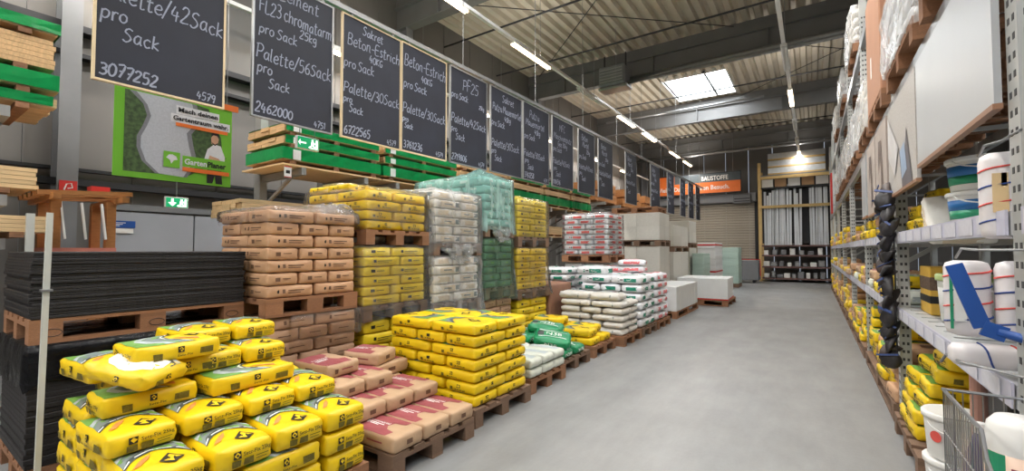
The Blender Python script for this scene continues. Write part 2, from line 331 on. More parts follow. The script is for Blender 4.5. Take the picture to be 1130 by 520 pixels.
# ------------------------------------------------------------------ strip lamps
m_tube = mat('lamp tube', (255,226,186), .4, emit=14)
def lamp_row(nm, x, z, y0, y1, starts, offs, label, lw):
    r = thing('lamp_track', label, 'light track', (x, 0, z))
    MB().box(-.035, .035, y0, y1, 0, .055).build('rail', m_white, r)
    wm = MB().tube([(0,0,0), (0,0,ZC-z-.06)], .006, 5).mesh('hanger_wire', m_steel)
    yy = y0+.6
    while yy < y1: link('hanger_wire', wm, r, (0, yy, .055)); yy += 2.9
    for q, s in enumerate(starts + offs):
        on = s in starts
        f = thing('strip_lamp', ('lit' if on else 'unlit') + ' strip lamp on %s, %s from the near end' % (nm, ORD[sorted(starts+offs).index(s)+1]), 'lamp', (x, s, z-.085), 0, 'strip lamps')
        MB().box(-.06, .06, 0, 1.5, .035, .084, 0, .008).build('housing', m_white, f)
        for sx in (-.03, .03): MB().tube([(sx,.02,.014),(sx,1.48,.014)], .016, 8).build('tube', m_tube if on else m_white, f)
        if on:
            li = bpy.data.lights.new('strip_light', 'AREA'); li.shape = 'RECTANGLE'; li.size = .12; li.size_y = 1.45
            li.energy = lw; li.color = (1, .95, .89); li.spread = PI
            link('strip_light', li, f, (0, .75, -.03))
            up_fill = bpy.data.lights.new('strip_light', 'AREA'); up_fill.shape = 'RECTANGLE'; up_fill.size = .12; up_fill.size_y = 1.45  # upward fill light, added above each lit housing to brighten the roof deck
            up_fill.energy = lw*.30; up_fill.color = (1, .93, .84)
            link('strip_light', up_fill, f, (0, .75, .16), (PI, 0, 0))
lamp_row('the track over the pallets', -4.9, 5.6, -15.5, 23.2, [-13.6, -10.6, -7.6, -4.6, -1.6, 1.4, 4.3, 7.2, 13.0, 15.4, 19.0, 21.4], [10.2], 'long white lamp track hanging over the stacked pallets', LAMP_W)  # rearmost lamps, unseen behind the camera, are added to fill the near faces
lamp_row('the track over the aisle', -.42, 5.6, -15.5, 23.4, [-13.5, -10.5, -7.5, -4.5, -1.5, 1.5, 4.3, 6.6, 13.4, 22.0], [10.4, 16.6, 19.4], 'long white lamp track hanging over the aisle', LAMP_W)  # here too the rearmost lamps are unseen and added as fill
lamp_row('the track along the left wall', -6.9, 4.95, -5.5, 22.5, [.8, 4.0, 8.6, 11.6, 14.6, 18.6], [], 'white lamp track hanging along the left wall', LAMP_W*.6)

# ------------------------------------------------------------------ chalkboards on their rail
m_board = mat('chalkboard', (32,36,50), .65, 0, .18, 3, rand=.05)
m_chalk = mat('chalk', (150,156,174), .9, 0, .1, 60)
m_frame = mat('board frame wood', (216,196,160), .6, 0, .06, 8)
XB = -4.0
rl = thing('board_rail', 'long white aluminium rail carrying the hanging chalkboards', 'rail', (XB, 0, 0))
def railz(y): return 3.93 + .012*(y-3)
MB().bar((0, -2.2, railz(-2.2)), (0, 21, railz(21)), .045, .05).build('rail', m_steel, rl)
hw = MB().tube([(0,0,0), (0,0,1)], .005, 5).mesh('hanger_wire', m_steel)
for q in range(12): link('hanger_wire', hw, rl, (0, -1.2+q*1.95, railz(-1.2+q*1.95)), (0,0,0), (1,1,ZC-railz(-1.2+q*1.95)))
BOARDS = [((.83,1.64), [('Zement',.3,.05,.12),('25kg',.5,.3,.1),('Palette/42Sack',.71,.02,.13),('pro',.86,.03,.11),('Sack',.98,.15,.11)], '3077252', '4579'),
 ((1.85,2.63), [('Zement',.17,.22,.13),('FL23 chromatarm',.36,.05,.13),('25kg',.46,.42,.09),('pro Sack',.55,.05,.10),('Palette/56Sack',.78,.03,.13),('pro',.9,.04,.10),('Sack',1.02,.14,.10)], '2462000', '4751'),
 ((2.73,3.52), [('Sakret',.15,.25,.10),('Beton-Estrich',.31,.06,.13),('40KG',.42,.34,.085),('pro Sack',.56,.02,.11),('Palette/30Sack',.83,.02,.12),('pro',.93,.02,.08),('Sack',1.03,.09,.09)], '6722565', '4579'),
 ((3.53,4.31), [('Beton-Estrich',.27,.04,.15),('40KG',.40,.32,.09),('pro Sack',.54,.03,.11),('Palette/30Sack',.84,.02,.12),('pro',.95,.02,.07),('Sack',1.03,.05,.07)], '3761236', '4579'),
 ((4.38,5.19), [('PF25',.27,.25,.17),('pro Sack',.42,.02,.10),('25kg',.45,.62,.06),('Palette/42Sack',.76,.02,.12),('pro',.89,.02,.09),('Sack',.99,.11,.10)], '2719806', '4579'),
 ((5.28,6.14), [('Sakret',.19,.3,.12),('Putz u Mauermörtel',.36,.05,.12),('40kg',.48,.36,.09),('pro Sack',.6,.02,.10),('Palette/30Sack',.92,.02,.12),('pro',1.03,.02,.09),('Sack',1.14,.1,.10)], '', ''),
 ((6.19,7.07), [('Putz u.',.24,.2,.13),('Mauermörtel',.38,.08,.12),('40kg',.5,.36,.10),('pro Sack',.62,.03,.10),('Palette/30Sack',.92,.02,.11),('pro',1.03,.05,.09),('Sack',1.14,.14,.10)], '3761258', '4579'),
 ((7.19,8.06), [('MFC',.24,.28,.14),('Maschinenputz',.42,.06,.12),('Gips 30kg',.54,.22,.10),('pro Sack',.66,.03,.10),('Palette/40Sack',.9,.02,.11),('pro',1.02,.05,.09),('Sack',1.13,.14,.10)], '1184516', '')]
FARTXT = [('Beton',.22,.16,.13),('Mörtel',.36,.2,.12),('25kg',.48,.4,.09),('pro Sack',.62,.04,.10),('Palette/40Sack',.84,.03,.11),('pro',.96,.05,.09),('Sack',1.08,.16,.10)]
for a, b in ((8.3,9.13),(9.34,10.2),(11.1,11.97),(13.25,14.2),(15.1,15.95),(16.85,17.6),(18.15,19.0),(19.45,20.25)): BOARDS.append(((a, b), FARTXT, '', ''))
BLAB = ['first, with number 3077252','second, with number 2462000','third, with Beton-Estrich and number 6722565','fourth, with Beton-Estrich and number 3761236','fifth, headed PF25','sixth','seventh, above the far yellow stack','eighth','ninth','tenth','eleventh','twelfth','thirteenth','fourteenth','fifteenth','last and farthest']
for i, ((y0, y1), lines, nl, nr) in enumerate(BOARDS):
    zt = railz((y0+y1)/2)-.05; hgt = zt-2.57-.006*(y0-3); W = y1-y0
    bd = thing('chalkboard', 'hanging chalkboard with handwritten offer, %s from the left' % BLAB[i], 'chalkboard', (XB, y0, zt-hgt), 0, 'hanging chalkboards')
    pan = MB().box(-.012, .006, .015, W-.015, .015, hgt-.015).build('panel', m_board, bd)
    fr = MB().box(-.016,.012,0,.015,0,hgt).box(-.016,.012,W-.015,W,0,hgt).box(-.016,.012,.015,W-.015,0,.015).box(-.016,.012,.015,W-.015,hgt-.015,hgt)
    fr.build('frame', m_frame if i in (0,2,3) else m_steel, bd)
    rn = random.Random(i); cm = MB()
    for t, dz, dy, hh in lines: chalk(cm, t, dy, hgt-dz, hh*.92, .0105 if i < 8 else .014, rn, W-dy-.02)
    if nl: chalk(cm, nl, .03, .05, .085, .013, rn, .5)
    if nr: chalk(cm, nr, W-.2, .035, .06, .009, rn, .17)
    cm.build('chalk_writing', m_chalk, pan, (.0075, 0, 0))['kind'] = 'stuff'
    hk = boxmesh(.02, .03, .06, m_steel)
    for yy in (.12, W-.12): link('hook', hk, bd, (0, yy, hgt-.01))

# ------------------------------------------------------------------ garden banner behind the first board
m_bgreen = mat('banner green', (108,176,40), .5, 0, .05, 4); m_bdk = mat('hedge print', (62,84,44), .6, 0, .5, 30)
m_pave = mat('paving print', (176,178,184), .6, 0, .08, 60); m_pave2 = mat('kerb print', (120,120,124), .6, 0, .1, 60)
m_skin = mat('skin print', (196,150,120), .6); m_shirt = mat('shirt print', (214,214,216), .6, 0, .06, 30)
bn = thing('banner', 'green garden planner banner with gravel path and smiling man, left wall', 'banner', (-5.0, 1.19, 2.05))
bsh = MB().box(-.006, 0, 0, .94, 0, .82).build('sheet', m_bgreen, bn)
def flatpoly(mb, pts, k, lvl):
    vs = [(.001+lvl*.0008, p[0], p[1]) for p in pts]; tri = tessellate_polygon([[Vector((p[0], p[1], 0)) for p in pts]])
    mb.add(vs, [tuple(t) for t in tri], k)
pr = MB()
flatpoly(pr, [(.07,.05),(.07,.78),(.62,.78),(.9,.74),(.9,.3),(.55,.06)], 0, 0)          # hedge ground
flatpoly(pr, [(.10,.78),(.2,.68),(.23,.58),(.2,.48),(.16,.38),(.16,.28),(.2,.16),(.3,.06),(.55,.05),(.64,.2),(.60,.36),(.58,.48),(.66,.6),(.62,.78)], 2, 1)
flatpoly(pr, [(.15,.78),(.23,.68),(.26,.58),(.23,.48),(.19,.38),(.19,.28),(.23,.16),(.33,.06),(.52,.05),(.6,.2),(.56,.36),(.54,.48),(.62,.6),(.58,.78)], 1, 2)
flatpoly(pr, [(.72,.78),(.94,.78),(.94,.3),(.86,.3),(.84,.5),(.78,.6)], 3, 2)
flatpoly(pr, [(.68,.2),(.72,.36),(.78,.42),(.84,.41),(.88,.3),(.87,.16),(.7,.16)], 5, 3)     # shirt
flatpoly(pr, [(.755,.42),(.75,.48),(.77,.52),(.80,.52),(.82,.48),(.81,.42)], 4, 4)
flatpoly(pr, [(.75,.49),(.755,.53),(.79,.545),(.82,.52),(.82,.49),(.80,.51),(.77,.51)], 6, 5)
flatpoly(pr, [(.755,.44),(.785,.42),(.815,.44),(.81,.425),(.785,.405),(.76,.425)], 6, 5)
flatpoly(pr, [(.72,.16),(.85,.16),(.86,.02),(.80,.02),(.79,.1),(.77,.02),(.72,.02)], 6, 3)
flatpoly(pr, [(.74,.3),(.82,.28),(.86,.24),(.8,.22),(.73,.26)], 4, 5)
for (a, b, c, d, k, lv) in ((.45,.82,.655,.735,5,5),(.41,.92,.57,.65,5,5),(.45,.90,.535,.57,7,6),(.36,.49,.13,.28,3,7),(.51,.90,.155,.26,3,7),(.51,.92,.11,.15,7,8)):
    flatpoly(pr, [(a,c),(b,c),(b,d),(a,d)], k, lv)
flatpoly(pr, [(.38,.22),(.40,.25),(.43,.255),(.46,.24),(.47,.21),(.44,.2),(.42,.165),(.41,.2)], 5, 8)
def btext(t, y, z, h, k, wd): text_flat(pr, t, (.0095, y, z), (0,1,0), (0,0,1), h, k, .03, wd)
btext('Mach deinen', .465, .675, .045, 6, .34); btext('Gartentraum wahr.', .425, .59, .045, 6, .48)
btext('Garten', .525, .18, .055, 5, .19); btext('Planer', .72, .18, .055, 6, .17)
pr.build('print', [m_bdk, m_pave, m_pave2, m_bgreen, m_skin, m_shirt, m_black, m_orange], bsh)['kind'] = 'stuff'
wr = MB().tube([(0,0,0), (0,0,4.1)], .004, 5).mesh('hanger_wire', m_steel)
for yy in (.05, .89): link('hanger_wire', wr, bn, (-.003, yy, .82))
MB().box(-.01, .004, .86, 1.0, .80, .86).build('orange_tab', m_orange, bn)

# ------------------------------------------------------------------ left wall: doors, signs, rail
d = empty_struct('door_1', 'grey steel double door in the left wall', 'door', (XL, 1.7, 0))
lf = MB().box(0, .05, .01, .99, .02, 1.9).mesh('leaf', mat('door paint', (158,162,170), .45, 0, .03, 3))
for q in range(2): leaf = link('leaf', lf, d, (0, q*1.0, 0))
MB().box(0,.07,-.08,0,0,2.0).box(0,.07,2.0,2.08,0,2.0).box(0,.07,0,2.0,1.92,2.0).build('frame', m_grey, d)
MB().box(.05,.1,.05,.08,1.0,1.06).bar((.1,.06,1.03),(.1,.2,1.03),.02).build('handle', m_steel, leaf)
sg = thing('wall_sign', 'blue and white notice plate on the grey double door', 'sign', (XL+.06, 1.72, 1.62))
MB().box(0,.008,0,.3,.07,.16).build('upper_plate', m_blue, sg); MB().box(0,.008,.02,.28,0,.06).build('lower_plate', m_white, sg)
tl = MB()
for q in range(3): tl.box(.008,.009,.03,.2-q*.03,.13-q*.02,.138-q*.02)
tl.build('lettering', m_white, sg)
tag(MB().box(XL+.02, XL+.14, -5, 12, 2.18, 2.26).box(XL+.02, XL+.1, -5, 12, 2.36, 2.4).build('cable_tray', m_dark), 'dark double cable rail running along the left wall', 'rail')
tag(MB().box(XL+.02, XL+.2, -5, 23, 4.05, 4.13).box(XL+.02, XL+.16, -5, 23, 3.75, 3.8).build('cable_tray', m_dark), 'dark cable tray high on the left wall', 'rail')
def exit_sign(nm, label, loc, w, h, hang, flip, rz=0):
    e = thing('exit_sign', label, 'exit sign', loc, rz)
    MB().box(-.02, .02, 0, w, 0, h, 0, .004).build('case', m_white, e)
    g = mat('exit green', (20,150,96), .4, emit=.9); wm = mat('exit white', (240,250,244), .4, emit=1.2)
    gf = MB().box(.02, .022, .008, w-.008, .008, h-.008).build('green_face', g, e)
    p = MB(); s = -1 if flip else 1; cy = w*.3 if s > 0 else w*.7
    if hang == 'down': p.box(.0225,.0235,cy-.012,cy+.012,h*.45,h*.85); p.add([(.0235,cy-.04,h*.5),(.0235,cy+.04,h*.5),(.0235,cy,h*.15)], [(0,2,1)])
    else: p.box(.0225,.0235,w*.12,w*.4,h*.44,h*.56); p.add([(.0235,w*.14,h*.75),(.0235,w*.14,h*.25),(.0235,w*.05,h*.5)], [(0,1,2)])
    x0 = w*.62
    p.box(.0225,.0235,x0-.02,w*.92,h*.12,h*.2).box(.0225,.0235,x0,x0+.03,h*.35,h*.65).box(.0225,.0235,x0+.004,x0+.026,h*.68,h*.84)
    p.bar((.023,x0+.01,h*.36),(.023,x0-.025,h*.18),.012,.001,up=(1,0,0)).bar((.023,x0+.02,h*.36),(.023,x0+.05,h*.2),.012,.001,up=(1,0,0)).bar((.023,x0+.02,h*.6),(.023,x0+.06,h*.5),.01,.001,up=(1,0,0))
    p.box(.0225,.0235,w*.82,w*.92,h*.2,h*.85)
    p.build('pictogram', wm, gf)['kind'] = 'stuff'
    return e
e1 = exit_sign('a', 'green exit sign with downward arrow above the grey double door', (-5.9, 1.85, 1.87), .22, .12, 'down', False)
MB().tube([(0,.11,.12),(0,.11,.6)], .006, 5).build('stem', m_steel, e1); MB().bar((-1.6,.11,.6),(0,.11,.6),.02).build('bracket', m_steel, e1)
e2 = exit_sign('b', 'green exit sign with left arrow hanging below the second chalkboard', (-4.25, 2.4, 2.42), .24, .13, 'left', False)
for yy in (.04, .2): MB().tube([(0,yy,.13),(0,yy,4.55)], .004, 5).build('hanger_wire', m_steel, e2)
fs = thing('extinguisher_sign', 'small red fire extinguisher plate on the steel column', 'sign', (XL+.41, 1.23, 2.06))
MB().box(0,.006,0,.15,0,.14).build('plate', m_red, fs)
MB().tube([(.007,.04,.03),(.007,.06,.1),(.007,.1,.11),(.007,.11,.06),(.007,.07,.05)], .007, 5).build('symbol', m_white, fs)

# ------------------------------------------------------------------ back wall: shutter, sign, profile rack
m_shut = mat('shutter slat', (176,168,154), .42, .2, .04, 4, rand=.05)
sh = empty_struct('door_2', 'closed grey roller shutter in the back wall', 'roller shutter', (-7.0, YB-.12, 0))
sl = MB().box(0, 4.75, -.03, 0, .012, .118, 0, .012).mesh('slat', m_shut)
for q in range(30): link('slat', sl, sh, (0, 0, q*.122))
MB().box(-.1,0,-.08,.1,0,3.7).box(4.75,4.86,-.08,.1,0,3.7).build('guide_rail', m_dark, sh)
MB().box(-.1,4.86,-.45,.1,3.68,4.1,0,.03).build('shutter_box', mat('shutter box', (142,144,148), .5, .1, .04, 3), sh)
bs = thing('baustoffe_sign', 'wide grey and orange hanging sign reading BAUSTOFFE before the shutter', 'sign', (-6.65, 22.9, 4.12))
MB().box(0, 3.95, 0, .06, 0, 1.0).build('panel', m_dark, bs)
pr = MB()
pr.quad((.03,-.004,.03),(3.92,-.004,.03),(3.92,-.004,.56),(.03,-.004,.56),0).quad((.95,-.004,.56),(3.92,-.004,.56),(3.92,-.004,.96),(.95,-.004,.96),1).quad((.03,-.004,.56),(.95,-.004,.56),(.95,-.004,.96),(.03,-.004,.96),0)
text_flat(pr, 'BAUSTOFFE', (2.2,-.008,.64), (1,0,0), (0,0,1), .22, 2, .02, 1.2)
text_flat(pr, 'Vielen Dank für Ihren Besuch.', (.15,-.008,.2), (1,0,0), (0,0,1), .22, 2, .015, 3.3)
pr.build('lettering', [m_orange, mat('sign grey', (70,80,86), .5), m_white], bs)
for xx in (.3, 3.6): MB().tube([(xx,.03,1.0),(xx,.03,2.8)], .01, 5).build('hanger_rod', m_steel, bs)
sb = thing('air_curtain', 'grey box fan unit beside the shutter under the sign', 'fan unit', (-3.1, 23.2, 3.6))
MB().box(0,.75,0,.4,0,.45,0,.03).build('casing', m_grey, sb); MB().box(.05,.7,-.01,0,.08,.12).box(.05,.7,-.01,0,.2,.24).build('grille', m_dark, sb)
MB().box(.3,.4,.4,.58,.15,.3).build('wall_bracket', m_dark, sb)
m_rackw = mat('rack timber yellow', (206,176,118), .6, 0, .1, 5)
rk = thing('profile_rack', 'tall timber rack of metal profiles standing at the back wall', 'rack', (-2.0, 22.55, 0))
for xx in (0, 2.62): MB().box(xx, xx+.12, 0, .12, 0, 5.3 if xx == 0 else 5.1).box(xx, xx+.12, .9, 1.0, 0, 5.0).build('post', m_rackw, rk)
for z0 in (4.55, 3.25): MB().box(.0, 2.74, -.02, .08, z0, z0+.12).build('cross_beam', m_rackw, rk)
MB().box(.1, 2.64, .6, .66, 1.7, 4.6).build('back_board', m_dark, rk)
for z0 in (.12, .62, 1.12, 1.55): MB().box(.12, 2.62, -.05, .95, z0, z0+.06).build('shelf', mat('shelf dark red', (112,84,80), .6), rk)
for z0 in (4.7,): MB().box(.12, 2.62, .0, .95, z0-.03, z0+.03).build('top_shelf', m_grey, rk)
rn = random.Random(3); m_prof = mat('zinc profile', (206,212,218), .35, .45, .08, 8, rand=.15)
q = 0; xx = .2
prof = MB().box(0,.085,0,.05,0,1).mesh('profile', m_prof)
while xx < 2.5:
    if not (1.15 < xx < 1.28 or 1.55 < xx < 1.85):
        q += 1
        tag(link('metal_profile', prof, None, (-2.0+xx, 22.8+rn.uniform(0,.25), 1.62), (0, rn.uniform(-.012,.012), 0), (1,1,rn.uniform(2.2,2.75))), 'upright zinc drywall profile in the back rack, %s from the left' % (ORD[q] if q < 25 else 'number %d' % q), 'profile', 'profiles standing in the back rack')
    xx += .095
for q in range(5):
    b = tag(MB().box(0,.44,0,.3,0,.36).build('carton', mat('carton', (176,140,104), .7, 0, .08, 6) if q%2 else m_white, None, (-1.85+q*.5, 22.65, 4.182)), 'box on the back rack under its top beam, %s from the left' % ORD[q+1], 'box', 'boxes on the back rack')
MB().box(.12, 2.62, .0, .9, 4.12, 4.18).build('box_shelf', m_dark, rk)
for q in range(3):
    pk = thing('profile_bundle', 'bundle of long profiles lying on top of the back rack, %s from below' % ORD[q+1], 'bundle', (-1.6, 22.6, 4.74+q*.32), 0, 'profile bundles on the back rack')
    MB().box(0,2.1,0,.8,.06,.3,0,.01).build('profiles', m_prof, pk); MB().box(0,2.1,0,.7,0,.06).build('batten', m_rackw, pk)
k = 0
for z0, nn in ((.18, 9), (.68, 8), (1.18, 7)):
    for q in range(nn):
        k += 1; sx = rn.uniform(.14,.24); hh = rn.uniform(.14,.3)
        o = tag(link('small_pack', boxmesh(round(sx,2), .3, round(hh,2), [m_white, m_steel, m_grey][q%3], .02), None, (-1.72+q*2.3/nn, 22.75, z0)), 'small pale pack on the %s shelf of the back rack, %s from the left' % ({.18:'lowest',.68:'middle',1.18:'upper'}[z0], ORD[q+1]), 'pack', 'packs on the back rack')
# ------------------------------------------------------------------ bags
class Kind: pass
KINDS = {}
def bag_point(K, u, v, w_, seed, off=0.0, face=None):
    a, b, c, r = K.L/2, K.W/2, K.H/2, K.r
    P = Vector((u*a, v*b, w_*c)); Q = Vector((max(-(a-r), min(a-r, P.x)), max(-(b-r), min(b-r, P.y)), max(-(c-r), min(c-r, P.z))))
    d = P-Q
    if d.length > 1e-6: P = Q + d.normalized()*r
    fl = (1-u*u)*(1-v*v)
    P.z += K.bulge*fl*(1 if w_ > 0 else 0)*abs(w_)
    P.x += math.copysign(K.side*(1-v*v)*(1-w_*w_), u)*abs(u)**4
    P.y += math.copysign(K.side*(1-u*u)*(1-w_*w_), v)*abs(v)**4
    n = .5*math.sin(u*7+seed*1.7+v*4)+.5*math.sin(v*9+seed*2.3-u*3)
    P.z += K.wr*n*(1 if w_ > 0 else 0)*abs(w_); P.x += K.wr*.6*math.sin(v*8+seed+w_*5)*u; P.y += K.wr*.6*math.sin(u*9+seed*1.3+w_*5)*v
    if face:
        f = {'T':(0,0,1),'+x':(1,0,0),'-x':(-1,0,0),'+y':(0,1,0),'-y':(0,-1,0)}[face]; P += Vector(f)*off
    P.z += c
    return P
def face_uvw(face, s, t):
    return {'T':(s,t,1),'+x':(1,s,t),'-x':(-1,-s,t),'+y':(-s,1,t),'-y':(s,-1,t)}[face]
def bag_mesh(K, seed):
    gu = [-1,-.95,-.86,-.72,-.55,-.37,-.18,0,.18,.37,.55,.72,.86,.95,1]; gv = [-1,-.93,-.8,-.6,-.38,-.13,.13,.38,.6,.8,.93,1]; gw = [-1,-.7,-.3,0,.3,.7,1]
    idx = {}; vs = []; fs = []
    def vi(u, v, w_):
        k = (u, v, w_)
        if k not in idx: idx[k] = len(vs); vs.append(bag_point(K, u, v, w_, seed))
        return idx[k]
    for w_, fl in ((1,0),(-1,1)):
        for i in range(len(gu)-1):
            for j in range(len(gv)-1):
                q = [vi(gu[i],gv[j],w_), vi(gu[i+1],gv[j],w_), vi(gu[i+1],gv[j+1],w_), vi(gu[i],gv[j+1],w_)]; fs.append(tuple(q[::-1] if fl else q))
    for v, fl in ((-1,0),(1,1)):
        for i in range(len(gu)-1):
            for j in range(len(gw)-1):
                q = [vi(gu[i],v,gw[j]), vi(gu[i+1],v,gw[j]), vi(gu[i+1],v,gw[j+1]), vi(gu[i],v,gw[j+1])]; fs.append(tuple(q[::-1] if fl else q))
    for u, fl in ((1,0),(-1,1)):
        for i in range(len(gv)-1):
            for j in range(len(gw)-1):
                q = [vi(u,gv[i],gw[j]), vi(u,gv[i+1],gw[j]), vi(u,gv[i+1],gw[j+1]), vi(u,gv[i],gw[j+1])]; fs.append(tuple(q[::-1] if fl else q))
    return mk('bag', vs, fs, K.mat, None, True)
def print_mesh(K, seed):
    mb = MB(); cols = []; lvl = 0
    def ci(m):
        if m not in cols: cols.append(m)
        return cols.index(m)
    def tri(face, pts, k, off, maxl):
        A, B, C = pts
        def ln(p, q):
            sc = {'T':(K.L/2,K.W/2),'+x':(K.W/2,K.H/2),'-x':(K.W/2,K.H/2),'+y':(K.L/2,K.H/2),'-y':(K.L/2,K.H/2)}[face]
            return math.hypot((p[0]-q[0])*sc[0], (p[1]-q[1])*sc[1])
        e = [(ln(A,B),0),(ln(B,C),1),(ln(C,A),2)]; m_ = max(e)
        if m_[0] > maxl:
            k2 = m_[1]; P = [A,B,C]; p, q, o = P[k2], P[(k2+1)%3], P[(k2+2)%3]; mid = ((p[0]+q[0])/2, (p[1]+q[1])/2)
            tri(face, (p, mid, o), k, off, maxl); tri(face, (mid, q, o), k, off, maxl); return
        mb.add([bag_point(K, *face_uvw(face, *p), seed, off, face) for p in pts], [(0,1,2)], k)
    for sh in K.decals:
        lvl += 1; off = .0025 + .0003*lvl
        if sh[0] == 'poly':
            _, faces, pts, m = sh
            for face in faces:
                for t in tessellate_polygon([[Vector((p[0], p[1], 0)) for p in pts]]):
                    q = [pts[i] for i in t]
                    if (q[1][0]-q[0][0])*(q[2][1]-q[0][1])-(q[1][1]-q[0][1])*(q[2][0]-q[0][0]) < 0: q = q[::-1]
                    tri(face, q, ci(m), off, .07)
        elif sh[0] == 'text':
            _, faces, s0, t0, s1, h, tx, m = sh
            vs, fs = text_geo(tx, .012); wdt = max(v[0] for v in vs)
            for face in faces:
                mb.add([bag_point(K, *face_uvw(face, s0+v[0]/wdt*(s1-s0), t0+v[1]/.73*h), seed, off, face) for v in vs], fs, ci(m))
    return mb.mesh('print', cols) if cols else None
def rect(faces, a, b, c, d, m): return ('poly', faces, [(a,c),(b,c),(b,d),(a,d)], m)
def ngon(faces, x, y, rx, ry, m, n=10, ph=0): return ('poly', faces, [(x+rx*math.cos(2*PI*q/n+ph), y+ry*math.sin(2*PI*q/n+ph)) for q in range(n)], m)
def kind(name, label, L, W, H, m, decals=(), r=.03, bulge=.012, side=.008, wr=.004, nv=2, cat='bag'):
    K = Kind(); K.name, K.label, K.L, K.W, K.H, K.mat, K.decals, K.r, K.bulge, K.side, K.wr, K.cat = name, label, L, W, H, m, list(decals), min(r, H*.45), bulge, side, wr, cat
    K.meshes = [(bag_mesh(K, s*3.1), print_mesh(K, s*3.1)) for s in range(nv)]; KINDS[name] = K; return K
def place(kn, cx, cy, z, rz, label, group, fit=None, tilt=(0,0), name=None, prn=True):
    """one bag; fit=(length, width, height) scales the kind's bag to its slot"""
    K = KINDS[kn]; me, pm = RND.choice(K.meshes); s = (1,1,1)
    if fit: s = (fit[0]/(K.L+2*K.side), fit[1]/(K.W+2*K.side), fit[2]/(K.H+K.bulge+.5*K.wr))
    o = link(name or K.name, me, None, (cx, cy, z), (tilt[0], tilt[1], rz), s); tag(o, label, K.cat, group)
    if pm and prn: link('print', pm, o)['kind'] = 'stuff'
    return o
kb = mat('print black', (28,26,22), .55); kol = mat('print olive', (104,92,20), .6, 0, .35, 90); kgr = mat('print green', (110,158,70), .5)
kgy = mat('print grey', (120,132,132), .5); klg = mat('print light grey', (176,186,188), .5); kdk = mat('print dark band', (66,72,70), .5); kw = mat('print white', (236,236,232), .5)
kor = mat('print orange', (222,140,76), .5); krd = mat('print red', (214,84,76), .5); kte = mat('print teal', (20,128,104), .5); kbl = mat('print blue', (40,70,140), .5)
krose = mat('print rose', (150,74,78), .6, 0, .06, 20); ktan = mat('print tan', (204,172,144), .6); kbr = mat('print brown', (104,76,58), .6); kyl = mat('print yellow', (232,196,20), .5)
m_yel = mat('yellow bag', (230,194,16), .42, 0, .05, 9, bump=.12, bscale=14, rand=.05)
def logo(faces, s, t, a, b, bg): return [rect(faces, s-a, s+a, t-b, t+b, kb), ngon(faces, s, t, a*.85, b*.85, bg, 4), ngon(faces, s, t, a*.42, b*.42, kb, 4)]
LS = ('+y','-y'); ES = ('+x','-x')
arc = lambda t0, sg, n=9: [(-.92+1.84*q/(n-1), t0+sg*(1-((q/(n-1))*2-1)**2)*.5) for q in range(n)]
def band(f, a, b, m): return ('poly', f, a + b[::-1], m)
setz = [band('T', arc(-.42,1), [(-.92,.93),(.92,.93)], kgr), band('T', arc(-.4,1), arc(.0,1.2), kgy), band('T', arc(-.42,1), arc(-.24,1), kdk), band('T', arc(-.355,1), arc(-.305,1), kw),
        ('poly','T',[(-.75,-.52),(-.4,-.2),(-.1,-.04),(-.25,-.28),(-.55,-.54)],kor), band('T', arc(.05,1.1), arc(.25,1), klg),
        ngon('T', .25,-.6,.36,.25,kb,4), ngon('T', .25,-.6,.27,.17,kyl,4), rect('T', .15,.35,-.64,-.56,kb)]
setz = [(d[0], d[1], [(-p[1], p[0]) for p in d[2]], d[3]) for d in setz]
setz += logo(LS, 0, .3, .075, .33, kyl) + logo(ES, -.32, .3, .13, .30, kyl)
setz += [rect(LS,-.62,-.42,-.6,.15,kol), rect(LS,.45,.78,-.5,.2,kol), ('text',LS,-.1,-.45,.28,.24,'Setz-Fix',kb), rect(ES,-.5,-.2,-.72,-.12,kol), rect(ES,-.1,.25,-.72,-.1,kol),
         ('text',ES,-.12,.12,.88,.34,'Setz-Fix 25kg',kb), rect(ES,.34,.8,-.25,-.18,kol), rect(ES,.34,.74,-.5,-.43,kol)]
kind('setz_bag', 'yellow', .42, .28, .105, m_yel, setz, r=.022, bulge=.012)
# smaller yellow print for the tall stack and the wrapped ones
yl2 = [band('T', arc(-.1,1), [(-.8,.8),(.8,.8)], kgy), band('T', arc(-.1,1), arc(.04,1), kdk), band('T', arc(.2,1), [(-.8,.8),(.8,.8)], kgr), ngon('T', .1,-.42,.3,.3,kb,4), ngon('T', .1,-.42,.2,.2,kyl,4)]
yl2 = [(d[0], d[1], [(-p[1], p[0]) for p in d[2]], d[3]) for d in yl2]
yl2 += logo(LS, .0, .3, .06, .30, kyl) + logo(ES, -.05, .3, .11, .3, kyl) + [('text',LS,-.2,-.5,.26,.3,'Beton',kb), ('text',ES,-.35,-.5,.4,.3,'25kg',kb), rect(LS,-.46,-.34,-.5,.1,kol), rect(ES,-.62,-.44,-.5,.1,kol)]
kind('yellow_bag', 'yellow', .5, .33, .095, m_yel, yl2, r=.026, bulge=.01)
m_ypale = mat('yellow paper bag', (226,200,40), .45, 0, .07, 9, bump=.1, bscale=14, rand=.06)
kind('cement_bag', 'yellow', .5, .33, .1, m_ypale, [rect(LS,-.5,-.36,-.2,.4,kb), rect(LS,-.3,.5,.05,.2,kol), rect(LS,-.3,.3,-.3,-.18,kol), rect(ES,-.5,-.2,-.2,.4,kb), rect(ES,-.1,.5,0,.15,kol), rect('T',-.5,.5,-.3,.3,kol)], r=.018, bulge=.006)
m_brown = mat('brown paper bag', (188,148,114), .6, 0, .07, 9, bump=.1, bscale=16, rand=.05)
